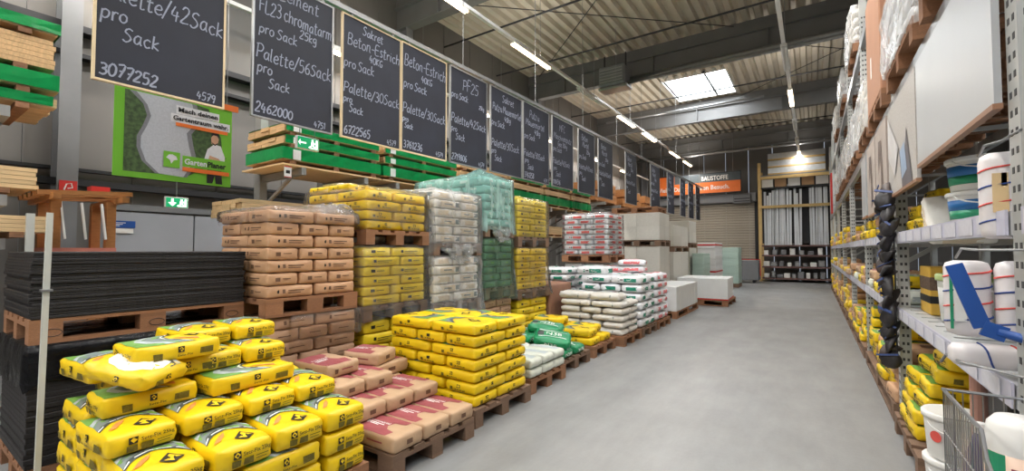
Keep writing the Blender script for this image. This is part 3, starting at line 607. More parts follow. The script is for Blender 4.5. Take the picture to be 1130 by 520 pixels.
kind('mortar_bag', 'brown', .44, .29, .1, m_brown, [ngon(LS,-.55,.05,.045,.3,kb,8), rect(LS,-.38,-.26,-.25,.4,kbr), rect(LS,-.15,.55,.08,.26,kbr), rect(LS,-.15,.4,-.28,-.14,kbr), rect(ES,-.5,-.2,-.35,.3,kbr), rect(ES,-.05,.5,0,.14,kbr), rect('T',-.4,.4,-.5,.4,kbr)], r=.016, bulge=.005)
kind('mortar_bag_low', 'brown', .44, .29, .1, mat('dusty brown bag', (176,142,116), .65, 0, .07, 9, bump=.1, bscale=16, rand=.05), [rect(LS,-.38,-.26,-.25,.4,kbr), rect(LS,-.15,.55,.1,.24,kbr), rect(ES,-.4,.4,-.05,.1,kbr)], r=.014, bulge=.004)
pk = [('poly','T',[(-.98,-.95),(.55,-.95),(.62,-.5),(.3,-.42),(.12,-.1),(.2,.3),(.55,.5),(.55,.95),(-.98,.95)],krose), ('text','T',-.8,.02,.1,.16,'Klebemörtel',kw), rect('T',-.8,-.05,-.14,-.08,kw), rect('T',-.8,-.25,-.26,-.2,kw), rect(LS,-.6,-.4,-.4,.3,kbr), rect(LS,-.2,.5,0,.2,krose), rect(ES,-.2,.2,-.3,.3,kbr)]
kind('adhesive_bag', 'tan and rose', .42, .27, .105, mat('tan bag', (188,156,124), .6, 0, .06, 9, bump=.1, rand=.04), pk, r=.018, bulge=.006, side=.004, wr=.003)
m_wbag = mat('white woven bag', (230,226,218), .55, 0, .06, 9, bump=.15, rand=.05)
kind('white_bag', 'off-white', .5, .33, .1, m_wbag, [rect(LS,-.55,.55,-.7,.7,mat('print beige', (214,198,172), .6)), rect(ES,-.6,.6,-.6,.6,mat('print beige', (214,198,172), .6)), rect(LS,.6,.9,-.5,.6,kgy), rect(LS,-.3,.3,-.1,.2,kgy)], r=.02, bulge=.008, wr=.005)
kind('grey_bag', 'grey-white', .5, .33, .1, mat('grey paper bag', (208,205,198), .6, 0, .06, 9, bump=.15, rand=.05), [rect(LS,.35,.42,-.8,.8,kgy), rect('T',-.8,.8,-.2,.1,klg)], r=.042, bulge=.02, wr=.007)
kind('lime_bag', 'pale grey-green', .42, .28, .1, mat('pale bag', (206,210,198), .6, 0, .08, 9, bump=.15, rand=.08), [rect('T',-.8,.8,-.4,.5,klg), rect(LS,-.5,.5,-.4,.4,klg)], r=.03, wr=.006)
m_gbag = mat('green bag', (24,132,84), .4, 0, .08, 9, bump=.15, rand=.06)
kind('green_bag', 'green', .42, .3, .115, m_gbag, [('text','T',-.4,-.2,.5,.4,'N38',kw), rect('T',-.8,.8,.4,.48,kw), rect('T',-.8,.8,-.5,-.42,kw), ('text',LS,-.4,-.3,.3,.7,'N38',kw), ('text',ES,-.5,-.3,.5,.7,'N38',kw), rect('T',-.85,-.5,-.35,.3,kdk)], r=.04, bulge=.02, wr=.008)
m_pw = mat('white plastic bag', (226,228,232), .35, 0, .04, 9, bump=.2, rand=.03)
kind('teal_print_bag', 'white and teal', .5, .33, .115, m_pw, [rect(LS,-.1,.68,-.55,.5,kte), ('text',LS,.0,-.2,.5,.4,'Reno',kw), rect(LS,-.5,-.4,-.4,.4,kte), rect(LS,-.35,-.15,-.1,.2,kb), ('poly','T',[(-.6,-.5),(-.1,-.1),(.5,.6),(.2,.6),(-.6,-.1)],kte), rect(ES,-.5,.6,-.55,.5,kte)], r=.04, bulge=.022, wr=.008)
kind('red_print_bag', 'white and red', .5, .33, .11, m_pw, [rect(LS,-.1,.7,-.55,.5,krd), rect(LS,-.3,-.16,-.3,.3,kdk), rect(LS,-.45,-.36,-.3,.3,krd), rect(ES,-.6,.6,-.55,.5,krd), rect('T',-.6,.6,-.3,.3,krd)], r=.034, bulge=.012, wr=.005)
kind('pink_print_bag', 'white and pink', .48, .32, .115, m_pw, [rect(LS,-.6,.6,-.5,.6,mat('print pink', (226,120,124), .5)), rect(ES,-.6,.6,-.5,.6,mat('print pink', (226,120,124), .5)), rect('T',-.5,.6,-.4,.3,mat('print pink', (226,120,124), .5))], r=.045, bulge=.022, wr=.008)
kind('teal_bag', 'teal', .5, .33, .1, mat('teal bag', (150,198,190), .5, 0, .07, 9, rand=.05), [rect(LS,-.4,.0,-.3,.5,kw), rect(ES,-.3,.3,-.2,.5,kw)], r=.03)
kind('green_block', 'dark green', .5, .33, .1, mat('dark green bag', (96,134,108), .5, 0, .07, 9, rand=.05), [rect(LS,-.3,.1,-.1,.4,kgr), rect(ES,-.3,.3,-.1,.3,kgr)], r=.02)

# ------------------------------------------------------------------ pallets
UB = {}
def unit(m):
    if m.name not in UB: UB[m.name] = MB().box(-.5,.5,-.5,.5,0,1).mesh('board', m)
    return UB[m.name]
def pallet(x0, x1, y0, y1, z, label, m=None, along=None, name='pallet'):
    m = m or m_pal; dx, dy = x1-x0, y1-y0; along = along or ('x' if dx >= dy else 'y')
    if along == 'x': L, B, rz = dx, dy, 0
    else: L, B, rz = dy, dx, PI/2
    t = thing(name, label, 'pallet', ((x0+x1)/2, (y0+y1)/2, z), rz, 'wooden pallets'); u = unit(m)
    def p(n, x, y, zz, sx, sy, sz): link(n, u, t, (x, y, zz), (0,0,0), (sx, sy, sz))
    for q in range(5): p('deck_board', 0, -B/2+B*.085+q*(B*.83/4)+ (0 if q in (0,4) else RND.uniform(-.008,.008)), .122, L, B*(.17 if q in (0,2,4) else .12), .022)
    for q in (-1,0,1):
        p('cross_board', q*(L/2-.07), 0, .1, .14, B, .022); p('bottom_board', 0, q*(B/2-.05), 0, L, .1, .022)
        for s in (-1,0,1): p('block', q*(L/2-.07), s*(B/2-.05), .022, .14, .1, .078)
    return t

# ------------------------------------------------------------------ stacks
def stack5(kn, x0, x1, y0, y1, z0, n, h, rot, short, group=None, jit=.003, skip_hidden=True, prn=True, yaw=.012):
    """interlocked layers of five bags; rot=False: three ends / two long sides alternate on the side facing the camera"""
    K = KINDS[kn]; LX, LY = x1-x0, y1-y0; group = group or ('bags of the ' + short)
    for k in range(n):
        top = k == n-1; flip = (k+n) % 2
        cells = []      # (cx, cy, length, width, rz, position)
        if not rot:
            f = .58; near3 = not flip
            a = LY*(f if near3 else 1-f)
            ya, yb = (y0, y0+a), (y0+a, y1)
            def three(yy, pos, vis):
                for q in range(3): cells.append((x0+LX*(q+.5)/3, sum(yy)/2, yy[1]-yy[0], LX/3, PI/2, pos[q], vis[q]))
            def two(yy, pos, vis):
                for q in range(2): cells.append((x0+LX*(q+.5)/2, sum(yy)/2, LX/2, yy[1]-yy[0], 0, pos[q], vis[q]))
            if near3: three(ya, ('front left','front middle','front right'), (1,1,1)); two(yb, ('rear left','rear right'), (0,1))
            else: two(ya, ('front left','front right'), (1,1)); three(yb, ('rear left','rear middle','rear right'), (0,0,1))
        else:
            f = .58; front3 = not flip          # front = aisle side (x1)
            a = LX*(f if front3 else 1-f)
            xa, xb = (x1-a, x1), (x0, x1-a)
            def three(xx, pos, vis):
                for q in range(3): cells.append((sum(xx)/2, y0+LY*(q+.5)/3, xx[1]-xx[0], LY/3, 0, pos[q], vis[q]))
            def two(xx, pos, vis):
                for q in range(2): cells.append((sum(xx)/2, y0+LY*(q+.5)/2, LY/2, xx[1]-xx[0], PI/2, pos[q], vis[q]))
            if front3: three(xa, ('aisle side left','aisle side middle','aisle side right'), (1,1,1)); two(xb, ('back left','back right'), (1,0))
            else: two(xa, ('aisle side left','aisle side right'), (1,1)); three(xb, ('back left','back middle','back right'), (1,0,0))
        for cx, cy, L, Wd, rz, pos, vis in cells:
            if skip_hidden and not vis and not top: continue
            lay = 'top layer' if top else 'bottom layer' if k == 0 else ORD[n-k] + ' layer down'
            place(kn, cx+RND.uniform(-jit,jit), cy+RND.uniform(-jit,jit), z0+k*h, rz+RND.uniform(-yaw,yaw)+(PI if RND.random() < .3 else 0),
                  '%s bag, %s, %s, %s' % (K.label, pos, lay, short), group, (L*.98, Wd*.98, h), prn=prn)

m_film = film_mat('clear wrap', (1,1,1), .06)
m_filmw = film_mat('milky wrap', (1,1,1), .16)
m_filmt = film_mat('teal wrap', (.86,.97,.95), .34, (186,220,214))
m_filmg = film_mat('green wrap film', (.85,.95,.88), .16, (150,180,160))
m_filmr = film_mat('dusty wrap', (1,1,1), .32, gloss=.35)
m_filmb = film_mat('brownish wrap', (1,.97,.93), .07, (214,196,180))
def wrap(label, x0, x1, y0, y1, z0, z1, m, seed=0, amp=.018, top='flat', peak=(0,0,0), skirt=0.0):
    """loose film hood over a stack: open below, wrinkled"""
    rn = random.Random(seed); nz = max(4, int((z1-z0)/.09)); per = []; mgn = .012
    x0 -= mgn; x1 += mgn; y0 -= mgn; y1 += mgn; N = 12
    def lerp(a, b, t): return a+(b-a)*t
    for a, b in (((x0,y0),(x1,y0)), ((x1,y0),(x1,y1)), ((x1,y1),(x0,y1)), ((x0,y1),(x0,y0))):
        for q in range(N): per.append((lerp(a[0],b[0],q/N), lerp(a[1],b[1],q/N)))
    M = len(per); cx, cy = (x0+x1)/2, (y0+y1)/2; vs = []; fs = []
    ph = [rn.uniform(0,6.28) for _ in range(6)]
    for j in range(nz+1):
        t = j/nz; z = lerp(z0, z1, t)
        for q, (px, py) in enumerate(per):
            s = amp*abs(math.sin(q*.9+ph[0]+2*t)+.6*math.sin(q*2.1+ph[1]-5*t))*.6 + rn.uniform(0, amp*.5)
            if j == nz: s = 0
            d = Vector((px-cx, py-cy, 0)).normalized(); zz = z
            if j == 0: zz += rn.uniform(-.05,.03)*1.0
            vs.append((px+d.x*(s+skirt*(1-t)**3), py+d.y*(s+skirt*(1-t)**3), zz))
    for j in range(nz):
        for q in range(M): fs.append((j*M+q, j*M+(q+1)%M, (j+1)*M+(q+1)%M, (j+1)*M+q))
    rings = 4; base = nz*M
    for r_ in range(1, rings+1):
        s = 1-r_/(rings+.3)
        for q, (px, py) in enumerate(per):
            X, Y = cx+(px-cx)*s, cy+(py-cy)*s
            zz = z1 + .02 + rn.uniform(0, amp*1.3) + peak[2]*math.exp(-((X-peak[0])**2+(Y-peak[1])**2)/.09)
            vs.append((X, Y, zz))
        for q in range(M): fs.append((base+q, base+(q+1)%M, base+M+(q+1)%M, base+M+q))
        base += M
    fs.append(tuple(range(base, base+M)))
    o = link('plastic_wrap', mk('wrap', vs, fs, m, None, True)); return tag(o, label, 'plastic wrap', 'clear wrapping hoods')
def tuft(label, c, s, m, seed):
    """a crumpled loose end of film"""
    rn = random.Random(seed); bm = bmesh.new(); bmesh.ops.create_icosphere(bm, subdivisions=3, radius=1)
    for v in bm.verts:
        d = v.co.normalized(); f = 1+.3*math.sin(d.x*6+seed)+.25*math.sin(d.y*7+d.z*5)+rn.uniform(-.12,.12); v.co = Vector((d.x*s[0], d.y*s[1], d.z*s[2]))*f
    me = bpy.data.meshes.new('tuft'); bm.to_mesh(me); bm.free(); me.materials.append(m)
    return tag(link('film_tuft', me, None, c), label, 'plastic film', 'loose film ends')
# ================================================================== LEFT, FRONT ROW
# --- near pile of yellow bags, stepped up towards the back
pallet(-3.36, -2.2, .6, 1.72, 0, 'pallet hidden under the near pile of yellow bags', along='y')
G0 = 'near pile of yellow setting bags'
rowx = [(-2.62,-2.2), (-3.0,-2.62), (-3.38,-3.0)]; coly = [(.34,.6), (.6,.88), (.89,1.16), (1.17,1.44), (1.45,1.71)]
rown = ['aisle row', 'middle row', 'back row']; coln = ['nearest', 'second', 'third', 'fourth', 'farthest']
for k in range(3):
    z = .146+k*.1215
    for ri, (a, b) in enumerate(rowx):
        if k == 1 and ri == 0:
            for q, (c, d) in enumerate(((.6,1.0), (1.02,1.42))): place('setz_bag', -2.34, (c+d)/2, z, PI/2, 'yellow bag lengthwise in the middle layer of the near pile, %s along the aisle' % ('nearer','farther')[q], G0, (.40,.28,.1215))
            place('setz_bag', -2.41, 1.57, z, 0, 'yellow bag end-on in the middle layer of the near pile, by the rose bags', G0, (.42,.27,.1215)); continue
        for ci, (c, d) in enumerate(coly):
            if ci == 0: continue
            if ri == 1 and ci > 1 and k < 2: continue
            place('setz_bag', (a+b)/2+RND.uniform(-.008,.008), (c+d)/2, z, RND.uniform(-.03,.03), 'yellow bag, %s layer of near pile, %s, %s column' % (('lowest','middle','third')[k], rown[ri], coln[ci]), G0, (b-a-.005, d-c-.006, .1215))
h = .105; z4, z5, z6, z7 = .512, .617, .722, .827
for nm, x, y, z, L, Wd, rz, tl in (
  ('in second step of the near pile, nearest the white pole', -2.66, .71, z4, .40, .27, .06, (0,0)),
  ('with big diamond in second step of the near pile', -2.66, 1.0, z4, .40, .28, .05, (0,0)),
  ('third in second step of the near pile', -2.68, 1.29, z4, .42, .27, .03, (0,0)),
  ('in second step of the near pile beside the rose bags', -2.68, 1.56, z4, .42, .26, .0, (0,0)),
  ('behind the second step of the near pile, nearest', -3.12, 0.75, z4, .42, .28, 0, (0,0)),
  ('behind the second step of the near pile, second', -3.12, 1.03, z4, .42, .28, 0, (0,0)),
  ('behind the second step of the near pile, third', -3.12, 1.30, z4, .42, .28, 0, (0,0)),
  ('behind the second step of the near pile, fourth', -3.12, 1.57, z4, .42, .28, 0, (0,0)),
  ('lying lengthwise on the third step of the near pile', -2.76, 1.28, z5, .48, .25, PI/2+.04, (0,0)),
  ('lengthwise under the raised bags of the near pile', -2.82, .82, z5, .40, .26, PI/2, (0,0)),
  ('in third layer behind the lengthwise bag, left', -3.14, 1.18, z5, .42, .27, 0, (0,0)),
  ('in third layer behind the lengthwise bag, right', -3.14, 1.46, z5, .42, .27, 0, (0,0)),
  ('in third layer at the back left of the near pile', -3.18, .88, z5, .40, .27, 0, (0,0)),
  ('upper step of the near pile, left of two side by side', -2.98, 1.15, z6, .36, .26, .05, (0,0)),
  ('upper step of the near pile, right of two side by side', -2.98, 1.42, z6, .36, .25, .0, (0,0)),
  ('directly under the highest left bag of the near pile', -2.92, 1.0, z6, .30, .26, PI/2, (0,0)),
  ('supporting the rear top bags of the near pile, left', -3.28, 1.12, z6, .26, .30, 0, (0,0)),
  ('supporting the rear top bags of the near pile, right', -3.28, 1.43, z6, .26, .30, 0, (0,0)),
  ('highest at the left of the near pile', -2.86, .93, z7, .40, .30, PI/2+.05, (0,0)),
  ('rear top of the near pile, left of two', -3.2, 1.17, z7, .38, .27, .1, (0,0)),
  ('rear top of the near pile, right of two', -3.2, 1.46, z7, .38, .26, .0, (0,0))):
    place('setz_bag', x, y, z, rz, 'yellow bag ' + nm, G0, (L, Wd, h), tl)
# torn bag showing its white inner sheet
kind('torn_bag', 'yellow', .40, .30, .10, m_yel, [ngon('T',.05,.0,.8,.86,kw,12), band('T', arc(.2,1), arc(.42,1), kdk), band('T', arc(.45,1), arc(.7,.6), klg), ngon('T',.1,.05,.08,.08,kdk,6)] + logo(LS, .2, .2, .07, .3, kyl) + logo(ES, .0, .2, .1, .3, kyl) + [rect(ES,-.5,-.2,-.6,.1,kol)], r=.03, bulge=.03, wr=.01)
place('torn_bag', -2.78, .775, z6+.05, .5, 'yellow bag with white torn top lying askew on the near pile', G0, (.34,.27,.10), (.05,.2))
place('setz_bag', -3.2, .76, z6, .1, 'yellow bag behind the torn white-topped bag, near the black boards', G0, (.40,.28,h))
# --- rose and tan bags
pallet(-3.2, -2.13, 1.84, 2.62, 0, 'pallet carrying the low rose and tan bags', m_palg, 'x')
G1 = 'rose and tan adhesive bags'
def rose(x, y, z, L, Wd, nm, rz=0, tl=(0,0)): place('adhesive_bag', x, y, z, rz, 'tan and rose bag ' + nm, G1, (L, Wd, .105), tl)
for q, (a, b) in enumerate(((1.84,2.1), (2.1,2.36), (2.36,2.62))):
    nm = ('nearest','middle','farthest')[q]
    rose(-2.34, (a+b)/2, .146, .42, b-a-.004, nm+' in the front row by the aisle', .02)
    rose(-2.98, (a+b)/2, .146, .42, b-a-.004, nm+' in the lowest back row')
    rose(-2.665, (a+b)/2, .146, .2, b-a-.004, nm+' in the lowest middle row')
    if q < 2 or 1: rose(-2.70, (a+b)/2, .252, .42, b-a-.004, nm+' in the second step', .02)
    rose(-3.08, (a+b)/2, .252, .32, b-a-.004, nm+' in the second layer at the back')
for q, y in enumerate((1.97, 2.23, 2.5)): 
    if q < 2: rose(-2.93, y, .358, .42, .25, ('nearer','farther')[q]+' on the third step', .02)
rose(-3.06, 2.5, .358, .26, .42, 'lying across at the far top corner', .1)
rose(-3.1, 2.02, .464, .3, .4, 'topmost beside the yellow pile', PI/2+.1)
rose(-3.12, 2.44, .464, .34, .28, 'topmost beside the tall yellow stack', .3, (.03,.02))
# --- tall yellow stack
pallet(-3.26, -2.2, 2.72, 3.54, 0, 'dark pallet under the tall yellow stack beside the aisle', m_palg, 'x')
stack5('yellow_bag', -3.24, -2.22, 2.74, 3.52, .146, 7, .0945, False, 'tall yellow stack')
# --- low grey-white bags, green bags, low yellow bags
pallet(-3.3, -2.27, 3.66, 4.38, 0, 'pallet under the low pale grey bags', m_pal, 'x')
G3 = 'low pale grey bags'
for k in range(2):
    for i in range(2):
        for j in range(3):
            place('lime_bag', -2.48-.43*i, 3.78+.24*j, .146+k*.096, RND.uniform(-.05,.05), 'pale grey bag, %s layer, %s row, %s, by green bags' % (('lower','upper')[k], ('aisle','back')[i], ('near','middle','far')[j]), G3, (.42,.24,.096))
pallet(-3.35, -2.35, 4.44, 5.2, 0, 'pallet under the green bags', m_palg, 'x')
G4 = 'green bags on a low pallet'
for i, (x, y, z, rz, tl, nm) in enumerate(((-2.58,4.62,.146,0,(0,0),'lower, nearest the grey bags'),(-2.58,4.95,.146,.05,(0,0),'lower, farther along the aisle'),(-3.05,4.62,.146,0,(0,0),'lower back, near'),(-3.05,4.95,.146,0,(0,0),'lower back, far'),
    (-2.6,4.66,.30,.45,(.3,.14),'askew on top, marked N38'),(-3.07,4.92,.262,-.1,(0,0),'on top at the back'),(-3.06,4.60,.262,.1,(0,0),'on top beside the grey bags'),(-2.85,4.95,.36,.3,(.1,.1),'topmost at the far side'))):
    place('green_bag', x, y, z, rz, 'green bag ' + nm, G4, (.44,.31,.116), tl)
place('green_bag', -3.12, 3.95, .345, .4, 'green bag lying behind the pale grey bags by the tall stack', G4, (.42,.3,.115))
pallet(-3.4, -2.36, 5.34, 6.1, 0, 'light pallet under the low yellow bags past the green ones', m_pal, 'x')
G5 = 'low yellow bags on a far pallet'
for i, (x, y, z, L, Wd, rz, nm) in enumerate(((-2.62,5.5,.146,.46,.3,0,'lower front near'),(-2.62,5.86,.146,.46,.3,0,'lower front far'),(-3.1,5.5,.146,.46,.3,0,'lower back near'),(-3.1,5.86,.146,.46,.3,0,'lower back far'),
    (-2.66,5.5,.25,.46,.3,.05,'second layer front near'),(-3.12,5.5,.25,.46,.3,.1,'second layer back near'),(-3.1,5.86,.25,.46,.3,-.1,'second layer back far'),(-3.14,5.6,.355,.46,.3,.2,'topmost, left'),(-2.72,5.86,.25,.4,.28,.1,'second layer front far'))):
    place('yellow_bag', x, y, z, rz, 'yellow bag, %s, on the low pallet before the grey stack' % nm, G5, (L,Wd,.104))
# --- grey stack, teal print stack, pink print stack along the aisle
pallet(-3.35, -2.27, 6.2, 7.0, 0, 'pallet under the grey-white stack along the aisle', m_pal, 'x')
stack5('grey_bag', -3.33, -2.29, 6.22, 6.92, .146, 5, .1, False, 'grey-white aisle stack', yaw=.04)
for q, (x, y) in enumerate(((-3.12,6.42),(-2.6,6.42))): place('grey_bag', x, y, .647, .03, 'loose grey-white bag on top of the grey stack, %s' % ('left','right')[q], 'bags of the grey-white stack by the aisle', (.5,.36,.12))
pallet(-3.4, -2.27, 7.05, 7.82, 0, 'pallet under the white and teal stack', m_palg, 'x')
stack5('teal_print_bag', -3.38, -2.29, 7.06, 7.8, .146, 6, .14, False, 'aisle stack', yaw=.03)
place('teal_print_bag', -3.2, 7.3, .975, .05, 'plump white and teal bag topmost at the left of its stack', 'bags of the white and teal stack by the aisle', (.56,.4,.16))
pallet(-3.3, -2.27, 7.9, 8.7, 0, 'pallet under the white and pink stack', m_pal, 'x')
stack5('pink_print_bag', -3.28, -2.29, 7.92, 8.66, .146, 6, .14, False, 'aisle stack', yaw=.03)
for q in range(2): place('pink_print_bag', -2.85, 8.25, .988+q*.12, .1+.15*q, 'white and pink bag piled extra on its stack, %s' % ('lower','upper')[q], 'bags of the white and pink stack by the aisle', (.52,.36,.12))
place('pink_print_bag', -3.2, 8.2, .988, .3, 'white and pink bag slumped at the left top of its stack', 'bags of the white and pink stack by the aisle', (.5,.34,.11))
# --- white and teal stack of the back row
pallet(-4.7, -3.6, 7.0, 7.8, 0, 'pallet under the back row white and teal stack', m_palg, 'x')
stack5('teal_print_bag', -4.68, -3.62, 7.0, 7.75, .146, 8, .118, False, 'back row white and teal stack', yaw=.05)

# ================================================================== LEFT, BACK ROW, DOUBLE-STACKED
XF = -3.45
# brown mortar
pallet(-4.3, XF, 1.74, 2.56, 0, 'lowest pallet under the two brown stacks', m_palg, 'y')
stack5('mortar_bag_low', -4.27, XF-.02, 1.76, 2.56, .146, 7, .1035, True, 'lower brown stack')
pallet(-4.28, XF, 1.73, 2.55, .875, 'pallet between the two brown stacks', m_pal, 'y')
stack5('mortar_bag', -4.27, XF-.01, 1.74, 2.54, 1.022, 7, .1, True, 'upper brown stack')
wrap('clear crumpled wrap over the top of the upper brown stack', -4.27, XF-.01, 1.74, 2.54, 1.64, 1.728, m_film, 1, .012, peak=(-3.75,2.4,.06))
tuft('crumpled film tuft on the far top edge of the brown stack', (-3.62,2.46,1.77), (.10,.12,.05), m_filmw, 3)
tuft('small film tuft on the brown stack beside the bigger one', (-3.55,2.27,1.76), (.05,.06,.04), m_filmw, 5)
wrap('milky torn wrap on the lower brown stack under its pallet', -4.28, XF-.005, 1.95, 2.57, .64, .868, m_filmb, 2, .014)
# yellow, three high
pallet(-4.5, XF, 2.62, 3.44, 0, 'floor pallet under the triple yellow stacks', m_palg, 'x')
stack5('cement_bag', -4.48, XF-.02, 2.64, 3.42, .146, 5, .115, False, 'lowest stack behind tall one')
pallet(-4.5, XF, 2.62, 3.44, .722, 'grey wrapped pallet under the middle yellow stack', m_palg, 'x')
stack5('cement_bag', -4.48, XF-.02, 2.63, 3.43, .868, 6, .094, False, 'middle yellow stack in wrap')
wrap('clear wrap around the middle yellow stack', -4.48, XF-.02, 2.63, 3.43, .74, 1.435, m_film, 4, .014, skirt=.03)
pallet(-4.5, XF, 2.64, 3.46, 1.45, 'orange-brown pallet under the top yellow stack', m_pal, 'x')
stack5('yellow_bag', -4.48, XF-.02, 2.66, 3.44, 1.597, 4, .098, False, 'top yellow stack in wrap')
for q, (x, y) in enumerate(((-4.3,2.85),(-3.95,2.85),(-4.2,3.2))): place('yellow_bag', x, y, 1.99, .05, 'extra yellow bag under wrap on the top yellow stack, %s' % ('left','right','rear')[q], 'bags of the top yellow stack in wrap', (.34,.36,.08))
wrap('clear glossy wrap hood over the top yellow stack', -4.48, XF-.02, 2.66, 3.44, 1.62, 2.0, m_film, 6, .02, peak=(-4.2,2.95,.09))
tuft('crumpled film tuft at the far corner of the top yellow stack', (-3.6,3.42,2.0), (.09,.09,.05), m_filmw, 8)
# white, two high on a third
pallet(-4.6, XF, 3.53, 4.38, .0, 'floor pallet under the white bag stacks', m_palg, 'x')
stack5('cement_bag', -4.58, XF-.02, 3.55, 4.36, .146, 5, .1, False, 'lowest stack under white bags')
pallet(-4.6, XF, 3.53, 4.38, .66, 'pallet under the lower white stack', m_palg, 'x')
stack5('white_bag', -4.58, XF-.02, 3.55, 4.36, .806, 5, .105, False, 'lower white stack')
wrap('milky loose wrap around the lower white stack', -4.58, XF-.02, 3.54, 4.37, .64, 1.33, m_filmw, 9, .03, skirt=.05)
pallet(-4.6, XF, 3.53, 4.38, 1.335, 'pallet between the two white stacks', m_palg, 'x')
stack5('white_bag', -4.58, XF-.02, 3.55, 4.36, 1.482, 6, .1, False, 'upper white stack')
wrap('milky wrap over the upper white stack', -4.58, XF-.02, 3.54, 4.37, 1.4, 2.085, m_filmw, 10, .02)
tuft('long crumpled film end hanging at the near corner of the white stacks', (-3.5,3.52,1.5), (.05,.05,.28), m_filmw, 12)
tuft('crumpled film hanging over the white stacks middle pallet', (-3.43,3.95,1.36), (.03,.2,.09), m_filmw, 13)
# teal
pallet(-4.75, XF, 4.46, 5.12, .0, 'floor pallet under the green and teal stacks', m_palg, 'x')
stack5('mortar_bag_low', -4.73, XF-.02, 4.48, 5.1, .146, 6, .1, False, 'stack under green bags')
pallet(-4.75, XF, 4.46, 5.12, .76, 'pallet under the dark green stack', m_palg, 'x')
stack5('green_block', -4.73, XF-.02, 4.48, 5.1, .906, 7, .093, False, 'dark green wrapped stack')
wrap('greenish wrap around the dark green stack', -4.73, XF-.02, 4.48, 5.1, .78, 1.56, m_filmg, 14, .016, skirt=.05)
pallet(-4.75, XF, 4.46, 5.12, 1.57, 'pallet between the green and teal stacks', m_palg, 'x')
stack5('teal_bag', -4.73, XF-.02, 4.48, 5.1, 1.717, 6, .108, False, 'teal wrapped stack')
wrap('teal tinted wrap hood over the teal stack', -4.73, XF-.02, 4.48, 5.1, 1.64, 2.37, m_filmt, 15, .016, peak=(-3.6,4.6,.06), skirt=.03)
tuft('crumpled film hanging at the teal stack pallet', (-3.43,4.8,1.6), (.03,.16,.08), m_filmw, 17)
# second yellow tower
pallet(-4.6, XF, 5.22, 6.1, .0, 'floor pallet under the far yellow stacks', m_palg, 'x')
stack5('cement_bag', -4.58, XF-.02, 5.24, 6.08, .146, 5, .105, False, 'lowest far yellow stack')
pallet(-4.6, XF, 5.22, 6.1, .685, 'pallet under the middle far yellow stack', m_palg, 'x')
stack5('cement_bag', -4.58, XF-.02, 5.24, 6.08, .831, 6, .1, False, 'middle far yellow stack')
wrap('clear wrap around the middle far yellow stack', -4.58, XF-.02, 5.24, 6.08, .72, 1.44, m_filmb, 18, .014, skirt=.06)
pallet(-4.6, XF, 5.22, 6.1, 1.445, 'pallet under the upper far yellow stack', m_palg, 'x')
stack5('cement_bag', -4.58, XF-.02, 5.24, 6.08, 1.592, 6, .094, False, 'upper far yellow stack')
wrap('clear wrap over the upper far yellow stack', -4.58, XF-.02, 5.24, 6.08, 1.5, 2.165, m_film, 19, .014)
tag(MB().box(-3.9,-3.46,6.14,6.9,.0,.85,0,.02).build('carton', mat('brown carton', (150,112,92), .7)), 'plain brown carton standing behind the low yellow bags', 'box')
# red and white
pallet(-4.2, -3.2, 7.95, 8.8, 0, 'floor pallet under the white and red stacks', m_palg, 'x')
stack5('red_print_bag', -4.18, -3.32, 8.0, 8.78, .146, 9, .112, False, 'lower white and red stack', prn=False)
pallet(-4.2, -3.2, 7.95, 8.8, 1.16, 'reddish pallet under the upper white and red stack', m_pal, 'x')
stack5('red_print_bag', -4.18, -3.22, 7.97, 8.78, 1.307, 8, .1, False, 'upper white and red stack')
wrap('thin clear wrap over the upper white and red stack', -4.18, -3.22, 7.97, 8.78, 1.3, 2.115, m_film, 21, .006)

# --- pale block stacks towards the back
m_blk = mat('aerated concrete', (196,194,186), .8, 0, .04, 30, bump=.1); m_blk2 = mat('pale board', (214,216,216), .6, 0, .03, 6); m_blg = mat('green board', (168,190,180), .6, 0, .03, 6)
def blockstack(nm, x0, x1, y0, y1, z0, z1, m, nx, ny, nz, cat='block'):
    g = nm + ' blocks'
    dx, dy, dz = (x1-x0)/nx, (y1-y0)/ny, (z1-z0)/nz; me = boxmesh(dx-.004, dy-.004, dz, m, .006)
    for i in range(nx):
        for j in range(ny):
            for k in range(nz):
                if i < nx-1 and j > 0 and k < nz-1: continue
                tag(link('block', me, None, (x0+dx*(i+.5), y0+dy*(j+.5), z0+dz*k)), '%s, %s layer, %s from left, %s from front' % (nm, ('bottom' if k == 0 else 'top' if k == nz-1 else 'middle'), ORD[i+1], ORD[j+1]), cat, g)
Y0 = 9.3
for i, (x1, y0, y1, ztop, zmid) in enumerate(((-2.98,10.6,11.5,2.3,1.64), (-3.02,12.0,13.7,2.06,1.5), (-3.1,14.2,15.2,2.3,1.62))):
    nm = ('first','second','third')[i]
    pallet(x1-1.15, x1, y0, y1, 0, 'floor pallet of the %s pale block tower' % nm, m_palg, 'x')
    blockstack('pale block in lower half of %s tower' % nm, x1-1.13, x1-.02, y0+.02, y1-.02, .146, zmid-.15, m_blk, 2, 2, 2)
    pallet(x1-1.15, x1, y0, y1, zmid-.146, 'dark pallet halfway up the %s pale block tower' % nm, m_palg, 'x')
    blockstack('pale block in upper half of %s tower' % nm, x1-1.13, x1-.02, y0+.02, y1-.02, zmid+.002, ztop, m_blk, 2, 2, 2)
pallet(-4.2, -3.05, 10.65, 11.4, 2.302, 'light pallet lying on top of the first pale block tower', m_pal, 'x')
